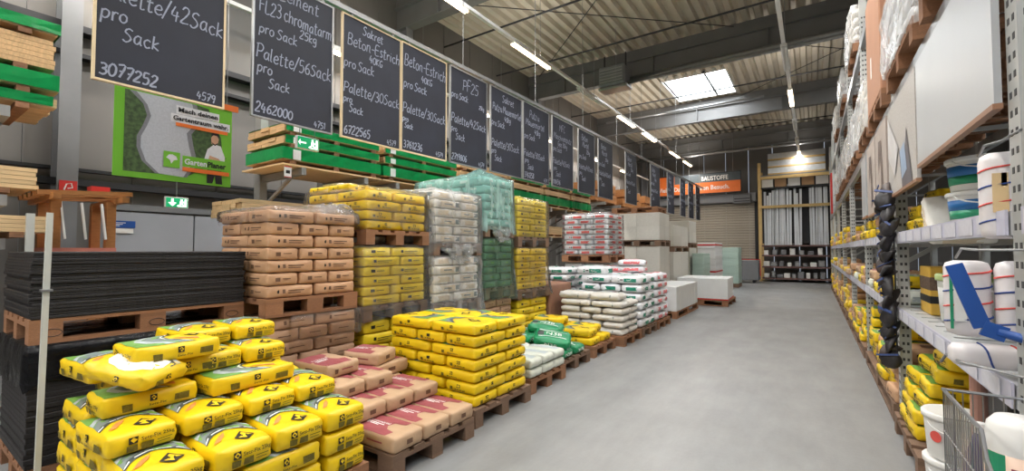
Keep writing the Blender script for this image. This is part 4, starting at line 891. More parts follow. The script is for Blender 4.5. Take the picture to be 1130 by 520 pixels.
for q, (x0, x1, y0, y1, z1, m, lab) in enumerate(((-3.25,-2.7,16.0,17.4,1.65,m_blk2,'white wrapped board stack with reddish straps beside the shutter'), (-2.9,-2.3,18.3,19.2,1.5,m_blg,'pale green board stack near the shutter'), (-3.04,-2.72,14.2,15.2,1.3,m_blg,'narrow pale green board stack beside the third block tower'))):
    pallet(x0, x1, y0, y1, 0, 'pallet under the '+lab[:40].rsplit(' ',1)[0], m_palg, 'x')
    t = thing('board_stack', lab, 'boards', ((x0+x1)/2, (y0+y1)/2, .146)); nb = int((z1-.146)/.1)
    me = boxmesh(x1-x0, y1-y0, (z1-.146)/nb-.003, m, .004)
    for k in range(nb): link('board', me, t, (RND.uniform(-.006,.006), RND.uniform(-.006,.006), k*(z1-.146)/nb))
    if q == 0:
        for zz in (.5, 1.4): MB().box(-(x1-x0)/2-.008,(x1-x0)/2+.008,-(y1-y0)/2-.008,(y1-y0)/2+.008,zz,zz+.05).build('strap', m_red, t)
pallet(-2.95, -2.3, 9.3, 11.3, 0, 'pallet under the small low white box by the aisle', m_pal, 'y')
t = thing('insulation_box', 'small low white box of boards on a pallet beside the aisle', 'box', (-2.62, 10.3, .146))
MB().box(-.31,.31,-.98,.98,0,.5,0,.008).build('carton', m_blk2, t); MB().box(-.315,.315,-.7,-.66,-.001,.504).box(-.315,.315,.66,.7,-.001,.504).build('strap', m_white, t)
pallet(-3.0, -1.75, 12.0, 13.3, 0, 'reddish pallet under the large white box in the aisle', m_pal, 'x')
t = thing('insulation_box', 'large low white box on a pallet jutting into the aisle', 'box', (-2.38, 12.65, .146), .04)
MB().box(-.6,.6,-.63,.63,0,.54,0,.01).build('carton', m_blk2, t); MB().box(-.605,.605,-.635,.635,.0,.03).build('base_strip', m_red, t)
t = thing('hand_truck', 'low grey trolley with red handle before the shutter', 'trolley', (-3.2, 21.6, 0))
MB().box(-.5,1.3,-.4,.4,.12,.95,0,.02).build('body', m_grey, t); MB().tube([(1.35,-.3,.3),(1.35,-.3,1.0),(.6,-.3,1.0)],.02,6).build('handle', m_red, t)
for sx in (-.3, 1.1): MB().tube([(sx,-.3,.06),(sx,.3,.06)],.06,10).build('wheel', m_black, t)
# ================================================================== FAR LEFT: black boards, post, timber
m_blk_b = mat('black rubber board', (30,28,30), .6, 0, .2, 14, bump=.25, bscale=40, rand=.15)
bx0, bx1, by0, by1 = -4.5, -3.7, .54, 1.69
pallet(bx0, bx1, by0, by1, 0, 'floor pallet under the lower black board stack', m_pal, 'y')
bme = boxmesh(bx1-bx0-.01, by1-by0, .0295, m_blk_b, .003); bme2 = boxmesh(bx1-bx0, by1-by0, .0182, m_blk_b, .003)
for k in range(23): tag(link('black_board', bme, None, ((bx0+bx1)/2+RND.uniform(-.006,.006), (by0+by1)/2+RND.uniform(-.006,.006), .146+k*.0302)), 'black board in the lower stack, %s from the top' % ORD[23-k], 'board', 'lower stack of black boards')
pb = pallet(bx0, bx1, by0, by1, .852, 'pallet with burned oval stamps between the two black board stacks', m_pal, 'y')
for k in range(21): tag(link('black_board', bme2, None, ((bx0+bx1)/2+RND.uniform(-.008,.008), (by0+by1)/2+RND.uniform(-.008,.008), .998+k*.0186)), 'thin black board in the upper stack, %s from the top' % ORD[21-k], 'board', 'upper stack of black boards')
st = MB()
for yy in (-.48, .02, .49):
    st.tube([(bx1+.003, (by0+by1)/2+yy+.042*math.cos(a*PI/7), .852+.062+.022*math.sin(a*PI/7)) for a in range(15)], .0018, 4, cap=False)
o = st.build('stamp', m_black); o.parent = pb; o.matrix_parent_inverse = pb.matrix_basis.inverted()
m_bfilm = film_mat('black wrap', (.12,.12,.12), .35, (40,40,44))
wrap('black wrinkled wrap over the lower black board stack', bx0, bx1, by0, by1, .62, .848, m_bfilm, 31, .012)
m_post = mat('pale post', (196,198,192), .4, .1, .04, 5)
t = thing('guide_post', 'tall pale post standing before the near corner of the black boards', 'post', (-3.14, .5, 0))
MB().bar((0,0,0), (.10,0,1.58), .022, .022).build('shaft', m_post, t); MB().box(.055,.1,-.02,.02,1.2,1.21).build('collar', m_steel, t); MB().box(-.06,.06,-.06,.06,0,.01).build('foot', m_steel, t)
t = thing('guide_post', 'short pale post rising behind the left end of the black boards', 'post', (-4.62, .66, 0))
MB().bar((0,0,0), (.02,0,1.66), .04, .04).build('shaft', m_post, t); MB().box(-.06,.06,-.06,.06,0,.01).build('foot', m_steel, t)

# --- cantilever timber racks along the left
m_rack = mat('rack grey', (150,150,148), .5, .2, .06, 6)
def timber_pack(label, x0, x1, y0, y1, z0, nz, ny_, dz, m, wrapm=None, endwrap=False, labeltag=True):
    t = thing('timber_pack', label, 'timber', ((x0+x1)/2, (y0+y1)/2, z0), 0, 'timber packs on the racks'); dx = (x1-x0)/ny_; L = y1-y0
    me = boxmesh(dx-.004, L, dz-.003, m)
    for k in range(nz):
        for i in range(ny_):
            if 0 < i < ny_-1 and k < nz-1 and False: continue
            link('plank', me, t, (x0+dx*(i+.5)-(x0+x1)/2, RND.uniform(-.012,.012), k*dz))
    H = nz*dz; X = (x1-x0)/2
    if wrapm:
        e = L/2 + (.015 if endwrap else -.02)
        mb = MB(); N = 14; g = .012; vs = []; fs = []
        for q in range(N+1):
            yy = -e + 2*e*q/N; w1 = RND.uniform(-.008,.008)
            vs += [(X+g+w1, yy, .01), (X+g+w1, yy, H*.5), (X+g, yy, H+g), (-X-g, yy, H+g+w1), (-X-g, yy, .01)]
        for q in range(N):
            for c in range(4): fs.append((q*5+c, q*5+5+c, q*5+6+c, q*5+1+c))
        if endwrap: fs += [(0,1,2,3,4), tuple(N*5+c for c in (4,3,2,1,0))]
        mb.add(vs, fs).build('wrap_sheet', wrapm, t)
    bm_ = boxmesh(x1-x0+.02, .08, .045, m_pal)
    for yy in (-L*.42, 0, L*.42): link('bearer', bm_, t, (0, yy, -.046))
    if labeltag:
        for yy in (-L/2+.16,): MB().box(X+.02,X+.022,yy-.05,yy+.05,.01,H-.01).build('paper_tag', m_white, t)
    return t
def tpost(y, label, zt, arms, xw=-6.35, xf=-5.3):
    t = thing('timber_rack', label, 'rack', (xw, y, 0), 0, 'timber rack frames')
    MB().box(-.08,.08,-.05,.05,0,zt).build('upright', m_rack, t)
    MB().box(-.08,xf-xw,-.05,.05,0,.12).build('foot', m_rack, t)
    for z in arms:
        MB().bar((0,0,z-.06), (xf-xw+.03,0,z-.05), .06, .09).build('arm', m_rack, t)
        MB().bar((0,0,z-.5), ((xf-xw)*.75,0,z-.1), .03, .04).build('strut', m_rack, t)
    return t
PX0, PX1 = -6.2, -5.3
for i, (y0, y1) in enumerate(((2.84,4.28),(4.36,6.0),(6.1,7.6),(7.7,9.1),(9.2,10.5),(10.6,11.8))):
    for q, yy in enumerate((y0+.25, y1-.25)): tpost(yy, 'grey timber rack frame under the %s pack bay, %s upright' % (ORD[i+1], ('near','far')[q]), 3.4, (2.44, 1.72))
    tag(MB().box(PX0-.1,PX1+.02,y0-.02,y1+.02,2.44,2.46).build('rack_board', m_woody), 'pale board under the wrapped timber packs, %s bay' % ORD[i+1], 'board', 'boards of the timber racks')
    z = 2.51; styles = [(m_green,True),(m_green,False),(m_green,False)] if i < 2 else [(m_green,False),(None,False),(None,False)] if i == 2 else [(m_green,True),(None,False),(m_green,False)]
    if i >= 2: z = 2.51
    for k in range(3):
        wm, ew = styles[k]
        timber_pack('%s timber pack, %s of the stack in the %s bay of the left rack' % ('green wrapped' if wm else 'bare', ('lowest','middle','top')[k], ORD[i+1]), PX0, PX1, y0, y1, z, 2 if k else 3, 5, .048 if i < 2 else .06, m_wood, wm, ew, labeltag=i < 2)
        z += (.096 if k else .144)*(1 if i < 2 else 1.25)+.055
    tag(MB().box(PX0-.1,PX1+.02,y0-.02,y1+.02,1.72,1.74).build('rack_board', m_woody), 'pale board under the lower loose timber, %s bay' % ORD[i+1], 'board', 'boards of the timber racks')
    timber_pack('loose bare timber on the lower level of the %s bay of the left rack' % ORD[i+1], PX0+.1, PX1-.05, y0-(.45 if i == 0 else 0), y1-.3, 1.79, 4, 6, .05, m_woody, None, False, False)
# near left rack
for q, yy in enumerate((-.9, .62)): tpost(yy, 'grey timber rack frame at the far left, %s' % ('out at the edge','beside the column')[q], 3.6, (2.6, 1.86, 1.5), xw=-6.6, xf=-5.5)
NX0, NX1, NY0, NY1 = -6.4, -5.5, -1.6, .92
timber_pack('pale squared timber lowest on the far left rack top level', NX0, NX1, NY0, NY1, 2.65, 1, 6, .08, m_woody, m_green, False, False)
timber_pack('green wrapped timber second on the far left rack top level', NX0, NX1, NY0, NY1, 2.79, 3, 5, .045, m_woody, m_green, True, False)
timber_pack('bare orange-brown planks strapped on the far left rack top level', NX0, NX1, NY0, NY1-.02, 2.985, 6, 5, .042, m_wood, None, False, False)
timber_pack('green wrapped timber topmost on the far left rack', NX0, NX1, NY0, NY1, 3.295, 2, 5, .045, m_woody, m_green, True, False)
timber_pack('pale loose boards on the middle level of the far left rack', NX0, NX1, NY0, .82, 1.92, 5, 4, .036, m_woody, None, False, False)
timber_pack('pale loose boards on the low level of the far left rack', NX0, NX1+.1, NY0, .9, 1.55, 4, 4, .034, m_woody, None, False, False)
# orange timber stand beside the column
m_otim = mat('orange timber', (160,106,56), .6, 0, .12, 6, stretch=(3,3,10))
for i, (y0, y1) in enumerate(((12.6,14.4),(15.0,17.0),(17.4,19.4))):
    nm = ORD[i+1]
    for q, yy in enumerate((y0+.25, y1-.25)): tpost(yy, 'grey timber rack frame far along the left wall, %s bay, %s upright' % (nm, ('near','far')[q]), 3.9, (2.9,))
    timber_pack('orange-brown timber on the %s far bay of the left rack, lower' % nm, -6.3, -5.5, y0, y1, 2.95, 3, 5, .09, m_otim, None, False, False)
    timber_pack('orange-brown timber on the %s far bay of the left rack, upper' % nm, -6.3, -5.5, y0+.1, y1-.1, 3.29, 3, 5, .09, m_otim, None, False, False)
t = thing('price_card', 'small red-edged price card hanging under the first green timber pack', 'price tag', (-5.26, 2.83, 2.28))
MB().box(0,.004,0,.09,0,.14).build('card', m_white, t); MB().box(.004,.005,0,.09,.0,.012).box(.004,.005,0,.09,.128,.14).build('red_edge', m_red, t); MB().box(.004,.005,.02,.07,.05,.09).build('price', m_black, t)
t = thing('timber_stand', 'orange-brown wooden stand with slatted tilted top beside the column', 'stand', (-5.9, 1.12, 0))
for sx in (-.25, .25):
    for sy in (-.16, .22): MB().box(sx-.04,sx+.04,sy-.035,sy+.035,0,1.86).build('leg', m_otim, t)
for q in range(5): MB().bar((-.4+q*.2,-.3,1.9),(-.4+q*.2,.34,1.94),.06,.04).build('slat', m_otim, t)
for sy in (-.2, .26): MB().bar((-.5,sy,1.87),(.55,sy,1.87),.05,.05).build('rail', m_otim, t)
MB().box(-.3,.3,-.2,.26,1.36,1.42).build('shelf', mat('pink board', (196,120,104), .6), t)
MB().bar((-.25,.22,.3),(.25,.22,1.3),.03,.05).build('brace', m_otim, t)
for q in range(3): MB().bar((.3,-.1+q*.14,1.5),(.27,-.13+q*.14,1.84),.03,.015).build('hanging_strip', m_white, t)
MB().box(.0,.14,.1,.24,1.94,2.02).build('red_clamp', m_red, t)
# ================================================================== RIGHT RACK
m_up = mat('rack upright grey', (176,178,176), .42, .3, .05, 8); m_hole = mat('slot dark', (60,60,62), .7)
m_shelf = mat('shelf grey', (186,188,190), .4, .2, .05, 8); m_rail = mat('price rail', (188,188,206), .3, 0, .06, 20)
RX = .55; RXB = 1.65; UPY = [-.45+2.55*i for i in range(9)]
for i, y in enumerate(UPY):
    t = thing('rack_upright', 'perforated grey rack upright of the right shelves, %s from the camera' % ORD[i+1], 'rack upright', (RX, y, 0), 0, 'right rack uprights')
    zt = 5.2
    fp = MB().box(0,.07,-.05,.05,0,zt).build('front_post', m_up, t)
    hb = MB(); z = .1
    while z < 4.4 and i < 6:
        hb.box(-.0012,.0,-.03,-.012,z,z+.022).box(-.0012,.0,.012,.03,z,z+.022); hb.box(.015,.03,-.0512,-.05,z,z+.022).box(.042,.057,-.0512,-.05,z,z+.022); z += .062
    if hb.v: hb.build('slots', m_hole, fp)['kind'] = 'stuff'
    MB().box(RXB-RX-.07,RXB-RX,-.05,.05,0,zt).build('back_post', m_up, t)
    for q in range(5): MB().bar((.05,0,.3+q*1.0),(RXB-RX-.05,0,.3+q*1.0+(.7 if q%2 else 0)),.03).build('brace', m_up, t)
BAYN = ['frame-edge','near','second','third','fourth','fifth','sixth','seventh']
for i in range(8):
    y0, y1 = UPY[i]+.05, UPY[i+1]-.05
    for k, z in enumerate((.92, 1.5)):
        t = thing('rack_shelf', 'grey shelf with price rail, %s bay of the right rack, %s level' % (BAYN[i], ('lower','upper')[k]), 'shelf', (RX, y0, z), 0, 'right rack shelves')
        MB().box(.0,.04,0,y1-y0,-.05,.03).build('front_beam', m_shelf, t); MB().box(1.04,1.08,0,y1-y0,-.05,.03).build('back_beam', m_shelf, t)
        dm = boxmesh(1.0, .16, .012, m_shelf); n_ = int((y1-y0)/.2)
        for q in range(n_): link('deck_slat', dm, t, (.54, .1+q*(y1-y0-.2)/(n_-1), .018))
        pr = MB(); pr.box(-.012,-.004,.02,y1-y0-.02,-.05,.036); prl = pr.build('price_rail', m_rail, t)
        lm = MB().box(-.0135,-.0115,0,.2,-.04,.026).mesh('price_label', mat('price label', (206,206,216), .4, 0, .08, 30))
        for q in range(9 if i < 4 else 0): link('price_label', lm, prl, (-.002, .12+q*.26, 0))
    for z in (2.62, 4.1):
        t = thing('pallet_beam', 'grey pallet beam pair of the right rack, %s bay, %s' % (BAYN[i], 'lower level' if z < 3 else 'top level'), 'rack beam', (RX, y0, z), 0, 'right rack pallet beams')
        for xx in (0, 1.03): MB().box(xx,xx+.05,0,y1-y0,-.12,0).build('beam', m_steel, t)
# pallet loads on the upper levels
L_ = [(1, 2.62, 'white_bag', 2.2, 3.2), (1, 2.62, 'teal_print_bag', 3.4, 4.5), (2, 2.62, None, 4.8, 5.9), (2, 2.62, 'white_bag', 6.0, 7.05), (3, 2.62, 'teal_print_bag', 7.4, 8.5), (3, 2.62, 'white_bag', 8.6, 9.6), (4, 2.62, 'grey_bag', 9.95, 11.0), (4, 2.62, 'white_bag', 11.1, 12.15), (5, 2.62, 'white_bag', 12.6, 13.8),
      (2, 4.1, 'white_bag', 5.0, 6.0), (3, 4.1, 'grey_bag', 7.5, 8.6), (4, 4.1, 'teal_print_bag', 10.0, 11.1), (5, 4.1, 'white_bag', 12.6, 13.7)]
for j, (b, z, kn, y0, y1) in enumerate(L_):
    lv = 'lower pallet level' if z < 3 else 'top pallet level'; nm = '%s load high in right rack' % ORD[j+1]
    pallet(.5, 1.6, y0, y1, z+.001, 'pallet on the %s of the right rack, %s counted from the camera' % (lv, ORD[j+1]), m_pal, 'x')
    if kn:
        stack5(kn, .5, 1.58, y0+.03, y1-.03, z+.148, 4, .12, False, nm, skip_hidden=False, prn=False, yaw=.05)
        wrap('crumpled wrap around the ' + nm, .5, 1.58, y0+.02, y1-.02, z+.1, z+.64, m_filmr, 50+j, .035)
    else:
        t = thing('cardboard_box', 'tall plain cardboard box high on the right rack', 'box', (1.05, (y0+y1)/2, z+.147)); MB().box(-.55,.5,-.52,.52,0,1.15,0,.01).build('carton', mat('cardboard', (170,124,96), .7, 0, .04, 4), t)
        MB().box(-.552,-.55,.1,.16,.3,.5).build('label', m_white, t)
# display panels on the rack front
m_pan = mat('white display board', (176,180,184), .4, 0, .03, 2); m_pan2 = mat('stone display board', (178,174,170), .6, 0, .08, 60, bump=.2, bscale=90)
def panel(label, y0, y1, z0, z1, m, parts=()):
    t = thing('display_board', label, 'panel', (RX-.03, y0, z0), 0, 'boards on the right rack front')
    MB().box(0,.02,0,y1-y0,0,z1-z0).build('board', m, t); MB().box(-.004,.022,0,y1-y0,-.02,0).build('edge', mat('panel edge', (150,110,84), .5), t)
    for n_, pts, mm in parts:
        mb = MB(); vs = [(-.0015-.001*len(t.children), p[0], p[1]) for p in pts]; tr = tessellate_polygon([[Vector((p[0],p[1],0)) for p in pts]]); mb.add(vs, [tuple(q) for q in tr]).build(n_, mm, t)
panel('large plain white board on the right rack above the buckets', 2.16, 3.48, 1.9, 2.5, m_pan)
panel('grey stone-look board with a printed figure, beside the white board', 3.52, 4.66, 1.83, 2.5, m_pan2, (('dark_print',[(.12,.0),(.3,.38),(.42,.1),(.6,.3),(.5,-.0)],mat('print dark grey', (96,92,98), .6)),('blue_print',[(.3,.1),(.38,.3),(.55,.26),(.5,.06)],mat('print jeans', (150,170,196), .6)),('light_print',[(.62,.3),(1.1,.62),(1.1,.3),(.8,.12)],mat('print pale', (204,202,202), .6))))  # dark, blue and pale shapes are print on the board
for q, y in enumerate((4.78, 5.6)):
    panel('grey-brown board with dark printed outline past the upright, %s' % ('nearer','farther')[q], y, y+.74, 1.78, 2.52, mat('taupe board', (176,164,156), .6, 0, .05, 20), (('outline_print',[(.2,.1),(.3,.6),(.5,.62),(.52,.3),(.42,.5),(.34,.3),(.36,.06)],mat('print umber', (110,96,90), .6)),))
panel('far pale board on the right rack front', 6.5, 7.05, 1.8, 2.5, m_pan)

# --- contents of the near bay
def bucket(label, x, y, z, r, h, body, lab, group, lid=m_white, stripes=()):
    t = thing('bucket', label, 'bucket', (x, y, z), 0, group)
    MB().lathe([(r*.86,0),(r*.9,.01),(r,h*.86),(r*1.0,h*.9)], 24).build('body', body, t, smooth=True); bd_ = t.children[0]
    MB().lathe([(r*1.06,h*.86),(r*1.07,h*.9),(r*1.07,h*.97),(r*1.02,h),(r*.95,h*.985),(r*.2,h*.985)], 24).build('lid', lid, t, smooth=True)
    if lab: MB().lathe([(r*.925,h*.2),(r*.985,h*.72)], 24).build('label', lab, bd_, smooth=True)
    for k, (a, b, m) in enumerate(stripes): MB().lathe([(r*(.905+.11*a+.012),h*a),(r*(.905+.11*b+.012),h*b)], 24).build('label_stripe', m, bd_, smooth=True)
    MB().tube([(r*1.02*math.cos(a*PI/8), -abs(r*.5*math.sin(a*PI/8))-r*.9, h*.86-.05*math.sin(a*PI/8)) for a in range(9)], .004, 5).build('handle', m_white, t)
    return t
GB = 'buckets on the right rack'
bg = mat('label green', (40,150,110), .4); bb = mat('label blue', (30,110,180), .4)
bucket('white bucket with blue and green label, lower of two stacked', .77, 3.42, 1.532, .14, .185, m_white, None, GB, stripes=((.2,.45,bg),(.45,.75,bb)))
bucket('white bucket with blue and green label, upper of two stacked', .77, 3.42, 1.719, .14, .185, m_white, None, GB, stripes=((.2,.45,bg),(.45,.75,bb)))
bucket('white bucket on the upper shelf behind the hanging rollers', .85, 2.75, 1.532, .14, .2, m_white, bb, GB)
m_clear = mat('clear tub', (206,208,202), .3, 0, .05, 6)
bucket('clear grey tub with green lid rim beside the yellow carton', .78, 3.8, .952, .14, .30, m_clear, m_white, GB, lid=mat('pale green lid', (186,206,140), .4))
bucket('clear grey tub behind the first on the lower shelf', 1.1, 3.75, .952, .14, .30, m_clear, m_white, GB)
t = thing('carton', 'yellow carton with dark photo band on the lower shelf', 'box', (.78, 4.3, .952)); MB().box(-.12,.14,-.17,.17,0,.33,0,.005).build('box', mat('carton yellow', (214,172,70), .55), t)
MB().box(-.1215,-.12,-.17,.17,.17,.26).box(-.12,.14,-.1715,-.17,.17,.26).build('photo_band', mat('photo brown', (104,84,70), .6, 0, .4, 50), t); MB().box(-.122,-.12,-.17,.17,.08,.13).box(-.12,.14,-.172,-.17,.08,.13).build('dark_strip', m_black, t)
GY = 'yellow bags on the upper shelf of the near bay'
for q, (x, y, z, rz) in enumerate(((.8,4.38,1.532,0),(.8,4.05,1.532,.1),(.82,4.36,1.632,.05),(.86,4.02,1.632,-.1),(.9,4.3,1.735,.1),(1.2,4.2,1.532,0))):
    place('setz_bag', x, y, z, rz, 'yellow bag on the upper near shelf beside the buckets, %s' % ('lowest by the upright','lowest toward the buckets','second layer by the upright','second layer toward the buckets','topmost','at the back')[q], GY, (.42,.3,.1))
place('white_bag', .72, 3.72, 1.56, PI/2, 'white and purple pack leaning beside the two stacked buckets', GY, (.34,.3,.09), (.0,-.9))
# lower: bags and buckets near the floor
GF = 'yellow bags on the floor under the near bay'
pallet(.5, 1.55, 3.62, 4.56, 0, 'pallet under the yellow floor bags of the near rack bay', m_palg, 'x')
for q, (x, y, z, rz) in enumerate([(.74,4.38,.146,0),(.74,4.08,.146,.05),(.76,4.36,.25,.08),(.74,4.07,.25,0),(.76,4.32,.354,-.05),(.78,4.02,.354,.1),(.78,4.28,.458,.1),(.8,3.97,.458,0),(.84,4.22,.562,.1),(.84,3.9,.562,-.1),(.86,3.85,.666,.1),(1.1,3.2,.0,0),(1.1,3.2,.104,0),(1.1,3.2,.208,0),(1.1,3.2,.312,.1),(1.1,3.2,.416,.05),(.95,3.5,.52,.1),(.92,3.2,.52,.05)]):
    place('setz_bag', x, y, z, rz, 'yellow floor bag in the near rack bay, %s counted upward' % ORD[q+1], GF, (.44,.3,.104))
for q in range(3): place('mortar_bag', .98, 3.34, .626+.08*q, .1*q, 'brown bag behind the floor buckets of the near bay, %s' % ('lowest','middle','upper')[q], GF, (.42,.3,.078))
bucket('white bucket with round red sticker standing on the floor bucket', .64, 3.42, .252, .14, .25, m_white, None, GB)
tag(MB().lathe([(.03,0),(.03,.001)],14).build('sticker', krd, None, (.535,3.325,.38), (PI/2,0,-.9)), 'round red sticker on the floor bucket', 'sticker')
bucket('white bucket at floor level under the stickered one', .64, 3.42, .0, .14, .25, m_white, None, GB)
tag(MB().box(.60,1.0,2.46,2.7,.0,.855,0,.008).build('black_crate', m_black), 'black crate behind the wire basket', 'crate')
tag(MB().lathe([(.03,0),(.03,.86)],16).build('cardboard_tube', mat('tube pinkish', (176,132,118), .7), None, (.6,2.82,0), smooth=False), 'pinkish cardboard tube standing behind the wire basket', 'tube')
# black knee pads on a hanging strip at the upright
strip = thing('display_strip', 'dark hanging strip on the upright carrying black knee pads', 'strip', (RX-.02, 4.55, .5)); MB().box(-.008,.0,-.02,.02,0,1.5).build('band', m_dark, strip)
m_pad = mat('black pad', (40,38,42), .5, 0, .3, 16); m_pad2 = mat('brown black pad', (70,60,58), .5, 0, .3, 16)
bm = bmesh.new(); bmesh.ops.create_icosphere(bm, subdivisions=2, radius=1)
for v in bm.verts: v.co = Vector((v.co.x*.028+.03*v.co.z*v.co.z+.012*math.sin(v.co.y*5), v.co.y*.065*(1.15-.4*v.co.z), v.co.z*.12+.01*math.sin(v.co.y*7)))
padm = []
for m in (m_pad, m_pad2):
    me = bpy.data.meshes.new('pad'); bm.to_mesh(me); me.materials.append(m); me.polygons.foreach_set('use_smooth', [True]*len(me.polygons)); padm.append(me)
bm.free()
sm = MB().bar((-.05,-.08,.02),(-.05,.08,.04),.006,.02).mesh('strap', mat('blue strap', (50,70,120), .5))
for q in range(24):
    o = tag(link('knee_pad', padm[q%2], None, (RX-.07+RND.uniform(-.01,.01), 4.55+(.045 if q%2 else -.045)+RND.uniform(-.03,.03), .56+q*.057), (RND.uniform(-.6,.6), .55+RND.uniform(-.5,.4), RND.uniform(-1.3,1.3)), (RND.uniform(.7,1.1),RND.uniform(.55,.95),RND.uniform(.6,.95))), 'black knee pad on the hanging strip, %s from below' % ORD[q+1], 'knee pad', 'knee pads on the strip')
    link('strap', sm, o)
# hanging rollers and packs on hooks of the near upright
m_fleece = mat('fleece', (232,226,218), .8, 0, .05, 12, bump=.2); m_pack = mat('pack white', (224,220,222), .4, 0, .05, 12)
def roller(label, c, w_, d_, h_, rot=(0,0,0), stripes=True, extra=None, body=None):
    t = thing('roller_pack', label, 'paint roller', c, 0, 'packs hanging at the right', rot)
    n = 18; prof = [(.55,0),(.9,.03),(1,.1),(1,.9),(.9,.97),(.55,1)]
    mb = MB(); vs = []; fs = []
    for r, z in prof: vs += [(w_/2*r*math.copysign(abs(math.cos(2*PI*q/n))**.7, math.cos(2*PI*q/n)), d_/2*r*math.copysign(abs(math.sin(2*PI*q/n))**.7, math.sin(2*PI*q/n)), z*h_) for q in range(n)]
    for j in range(len(prof)-1):
        for q in range(n): fs.append((j*n+q, j*n+(q+1)%n, (j+1)*n+(q+1)%n, (j+1)*n+q))
    fs += [tuple(range(n))[::-1], tuple(range((len(prof)-1)*n, len(prof)*n))]
    rb_ = mb.add(vs, fs).build('body', body or m_pack, t, smooth=True)
    if stripes:
        for k in range(4):
            zz = .18+.2*k
            pts = []
            for q in range(9):
                a = PI+PI*q/8; pts.append((w_/2*1.02*math.copysign(abs(math.cos(a))**.7, math.cos(a)), d_/2*1.02*math.copysign(abs(math.sin(a))**.7, math.sin(a)), h_*(zz+.1*q/8)))
            MB().tube(pts, .0035, 5).build('stripe', krd if k%2 else kbl, rb_)
    if extra:
        for (a, b, c_, d__, m) in extra: MB().box(w_*a, w_*b, -d_/2*1.03-.001, -d_/2*1.01, h_*c_, h_*d__).build('label', m, rb_)
    return t
roller('white fleece roller in striped wrap hanging highest at the right', (.565,2.3,1.44), .115, .09, .31, extra=((-.3,.05,.3,.75,mat('label cream',(224,196,150),.5)),(-.1,.02,.6,.75,kw)))
roller('white fleece roller pack hanging left beside the blue handle', (.475,2.34,1.08), .125, .10, .28, stripes=True, extra=((-.36,-.1,.2,.8,kw),(-.45,-.38,.1,.9,bg)))
roller('white fleece roller pack with blue card hanging at the right', (.60,2.3,1.08), .12, .10, .28, stripes=True, extra=((-.1,.34,.4,.95,bb),(.34,.48,.3,.9,mat('label magenta',(170,70,120),.5))))
roller('striped fleece roller lying crosswise below the hanging packs', (.41,2.28,1.02), .085, .085, .42, rot=(0,PI/2,0), extra=None)
t = thing('hook_rack', 'chrome wire hooks on the upright carrying the roller packs', 'hooks', (RX, 2.1, 0))
for zz, xx in ((1.78,.0),(1.4,-.07),(1.0,-.12)): MB().tube([(.0,-.05,zz),(xx,.12,zz+.0),(xx-.02,.22,zz+.005),(xx-.03,.25,zz-.03)], .005, 6).build('hook', m_steel, t)
t = thing('blue_scraper', 'blue plastic scraper with angled handle before the roller packs', 'tool', (.5, 2.12, 1.08))
b1 = MB(); b1.bar((-.10,0,.27),(-.035,0,.06),.045,.012,up=(0,1,0)); b1.bar((-.035,0,.06),(.02,0,.04),.05,.014,up=(0,1,0)); b1.build('blade', m_blue, t)
MB().tube([(.0,0,.05),(.08,-.01,.025),(.16,-.02,-.0)],[.014,.016,.013],8).build('handle', m_blue, t, smooth=True)
# wire basket cart
m_wire = mat('chrome wire', (158,160,162), .3, .8, .05, 10)
t = thing('wire_basket', 'chrome wire basket cart standing at the right front', 'basket', (.35, 1.2, 0))
wx, wy, zb, zt_ = .185, .84, .5, .936
def rz_(y): return zt_ if y >= .44 else (zt_-.065+(y-.4)/.04*.065 if y > .4 else zt_-.065-(.4-y)/.4*.2)
rim = MB().tube([(0,wy,zt_),(wx,wy,zt_)],.005,6).tube([(0,0,rz_(0)),(wx,0,rz_(0))],.005,6)
for xx in (0, wx): rim.tube([(xx,wy,zt_),(xx,.44,zt_),(xx,.4,rz_(.4)),(xx,0,rz_(0))],.006,6)
rim.build('rim', m_wire, t)
sd = MB()
for xx in (0, wx):
    for j in range(36): sd.tube([(xx,wy*j/35,zb),(xx,wy*j/35,rz_(wy*j/35))],.0018,4)
    for zz in (zb,zb+.1,zb+.2): sd.tube([(xx,0,zz),(xx,wy,zz)],.0025,4)
    sd.tube([(xx,.3,zb+.3),(xx,wy,zb+.3)],.0025,4)
sd.build('side_wires', m_wire, t)['kind'] = 'stuff'
en = MB()
for j in range(9):
    x = wx*j/8; en.tube([(x,wy,zb),(x,wy,zt_)],.0018,4); en.tube([(x,0,zb),(x,0,rz_(0))],.0018,4); en.tube([(x,0,zb),(x,wy,zb)],.0018,4)
for zz in (.6,.72,.84): en.tube([(0,wy,zz),(wx,wy,zz)],.0025,4)
en.build('end_wires', m_wire, t)['kind'] = 'stuff'
for xx in (.02, wx-.02):
    for yy in (.05, wy-.05):
        MB().tube([(xx,yy,.07),(xx,yy,zb)],.010,6).build('leg', m_wire, t); MB().tube([(xx-.012,yy,.038),(xx+.012,yy,.038)],.038,12).build('wheel', m_black, t)
t = thing('canister', 'white canister with teal and striped label in the wire basket', 'canister', (.452, 1.78, zb+.003))
cb = MB().lathe([(.062,0),(.068,.02),(.068,.37),(.06,.42),(.045,.44)],24).build('body', m_white, t, smooth=True)
MB().lathe([(.0688,.03),(.0688,.35)],24).build('label', mat('label sand', (226,196,176), .5), cb, smooth=True)
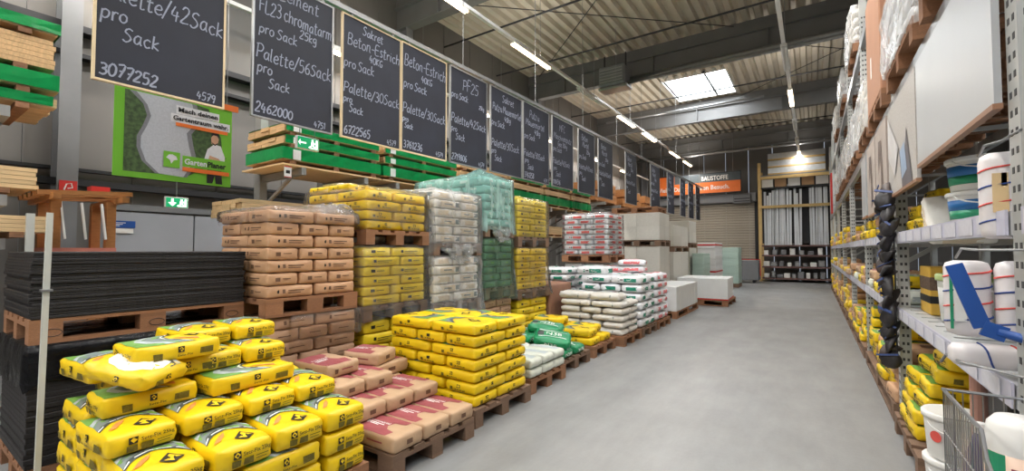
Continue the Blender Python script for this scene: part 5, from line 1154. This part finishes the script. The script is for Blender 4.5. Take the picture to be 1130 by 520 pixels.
MB().add([(.0695*math.cos(a), .0695*math.sin(a), z) for z in (.03,.35) for a in (3.5,3.7,3.9,4.1)], [(0,1,5,4),(1,2,6,5),(2,3,7,6)]).build('teal_band', bg, cb)
MB().add([(.0697*math.cos(a), .0697*math.sin(a), z) for z in (.05,.32) for a in (4.25,4.4,4.55,4.7)], [(0,1,5,4),(1,2,6,5),(2,3,7,6)]).build('red_band', mat('label wine', (150,60,80), .5), cb)
t = thing('bottle', 'purple bottle behind the canister in the wire basket', 'bottle', (.41, 1.93, zb+.003)); MB().lathe([(.034,0),(.038,.02),(.038,.26),(.02,.31),(.014,.34)],18).build('body', mat('purple', (70,56,110), .4), t, smooth=True); MB().lathe([(.016,.34),(.016,.37)],12).build('cap', m_white, t)

# --- farther bays: bags and boxes on each level
KB = ['setz_bag', 'mortar_bag', 'cement_bag', 'adhesive_bag', 'lime_bag']
for i in range(2, 8):
    y0, y1 = UPY[i]+.12, UPY[i+1]-.12
    for k, (z, hs) in enumerate(((.0, 5), (.952, 2), (1.532, 3))):
        n_ = 6 if i < 4 else 4; dy = (y1-y0)/n_
        if k == 0: pallet(.52, 1.5, y0, y1, 0, 'floor pallet in the %s bay of the right rack' % BAYN[i], m_palg, 'y')
        for j in range(n_):
            kn = ['setz_bag','setz_bag','mortar_bag'][(i+j) % 3] if k != 1 else KB[(i*2+j) % 5]
            hh = RND.randint(max(1, hs-2), hs)
            for q in range(hh):
                if q == hs-1 and k == 2 and j % 2: continue
                place(kn, .74+RND.uniform(-.02,.06), y0+dy*(j+.5), (.146 if k == 0 else z)+q*.115, RND.uniform(-.08,.08), '%s bag, %s bay of right rack, %s, %s column, %s up' % (KINDS[kn].label, BAYN[i], ('floor','lower shelf','upper shelf')[k], ORD[j+1], ORD[q+1]), 'bags in the right rack', (.42, dy*.94, .113), prn=i < 4)
t = thing('red_sign', 'narrow red upright sign on the far right rack', 'sign', (.45, 14.8, 2.4)); MB().box(-.02,.02,-.02,.35,0,1.1).build('panel', m_red, t); MB().box(.02,.1,.0,.03,.2,.24).build('bracket', m_steel, t)
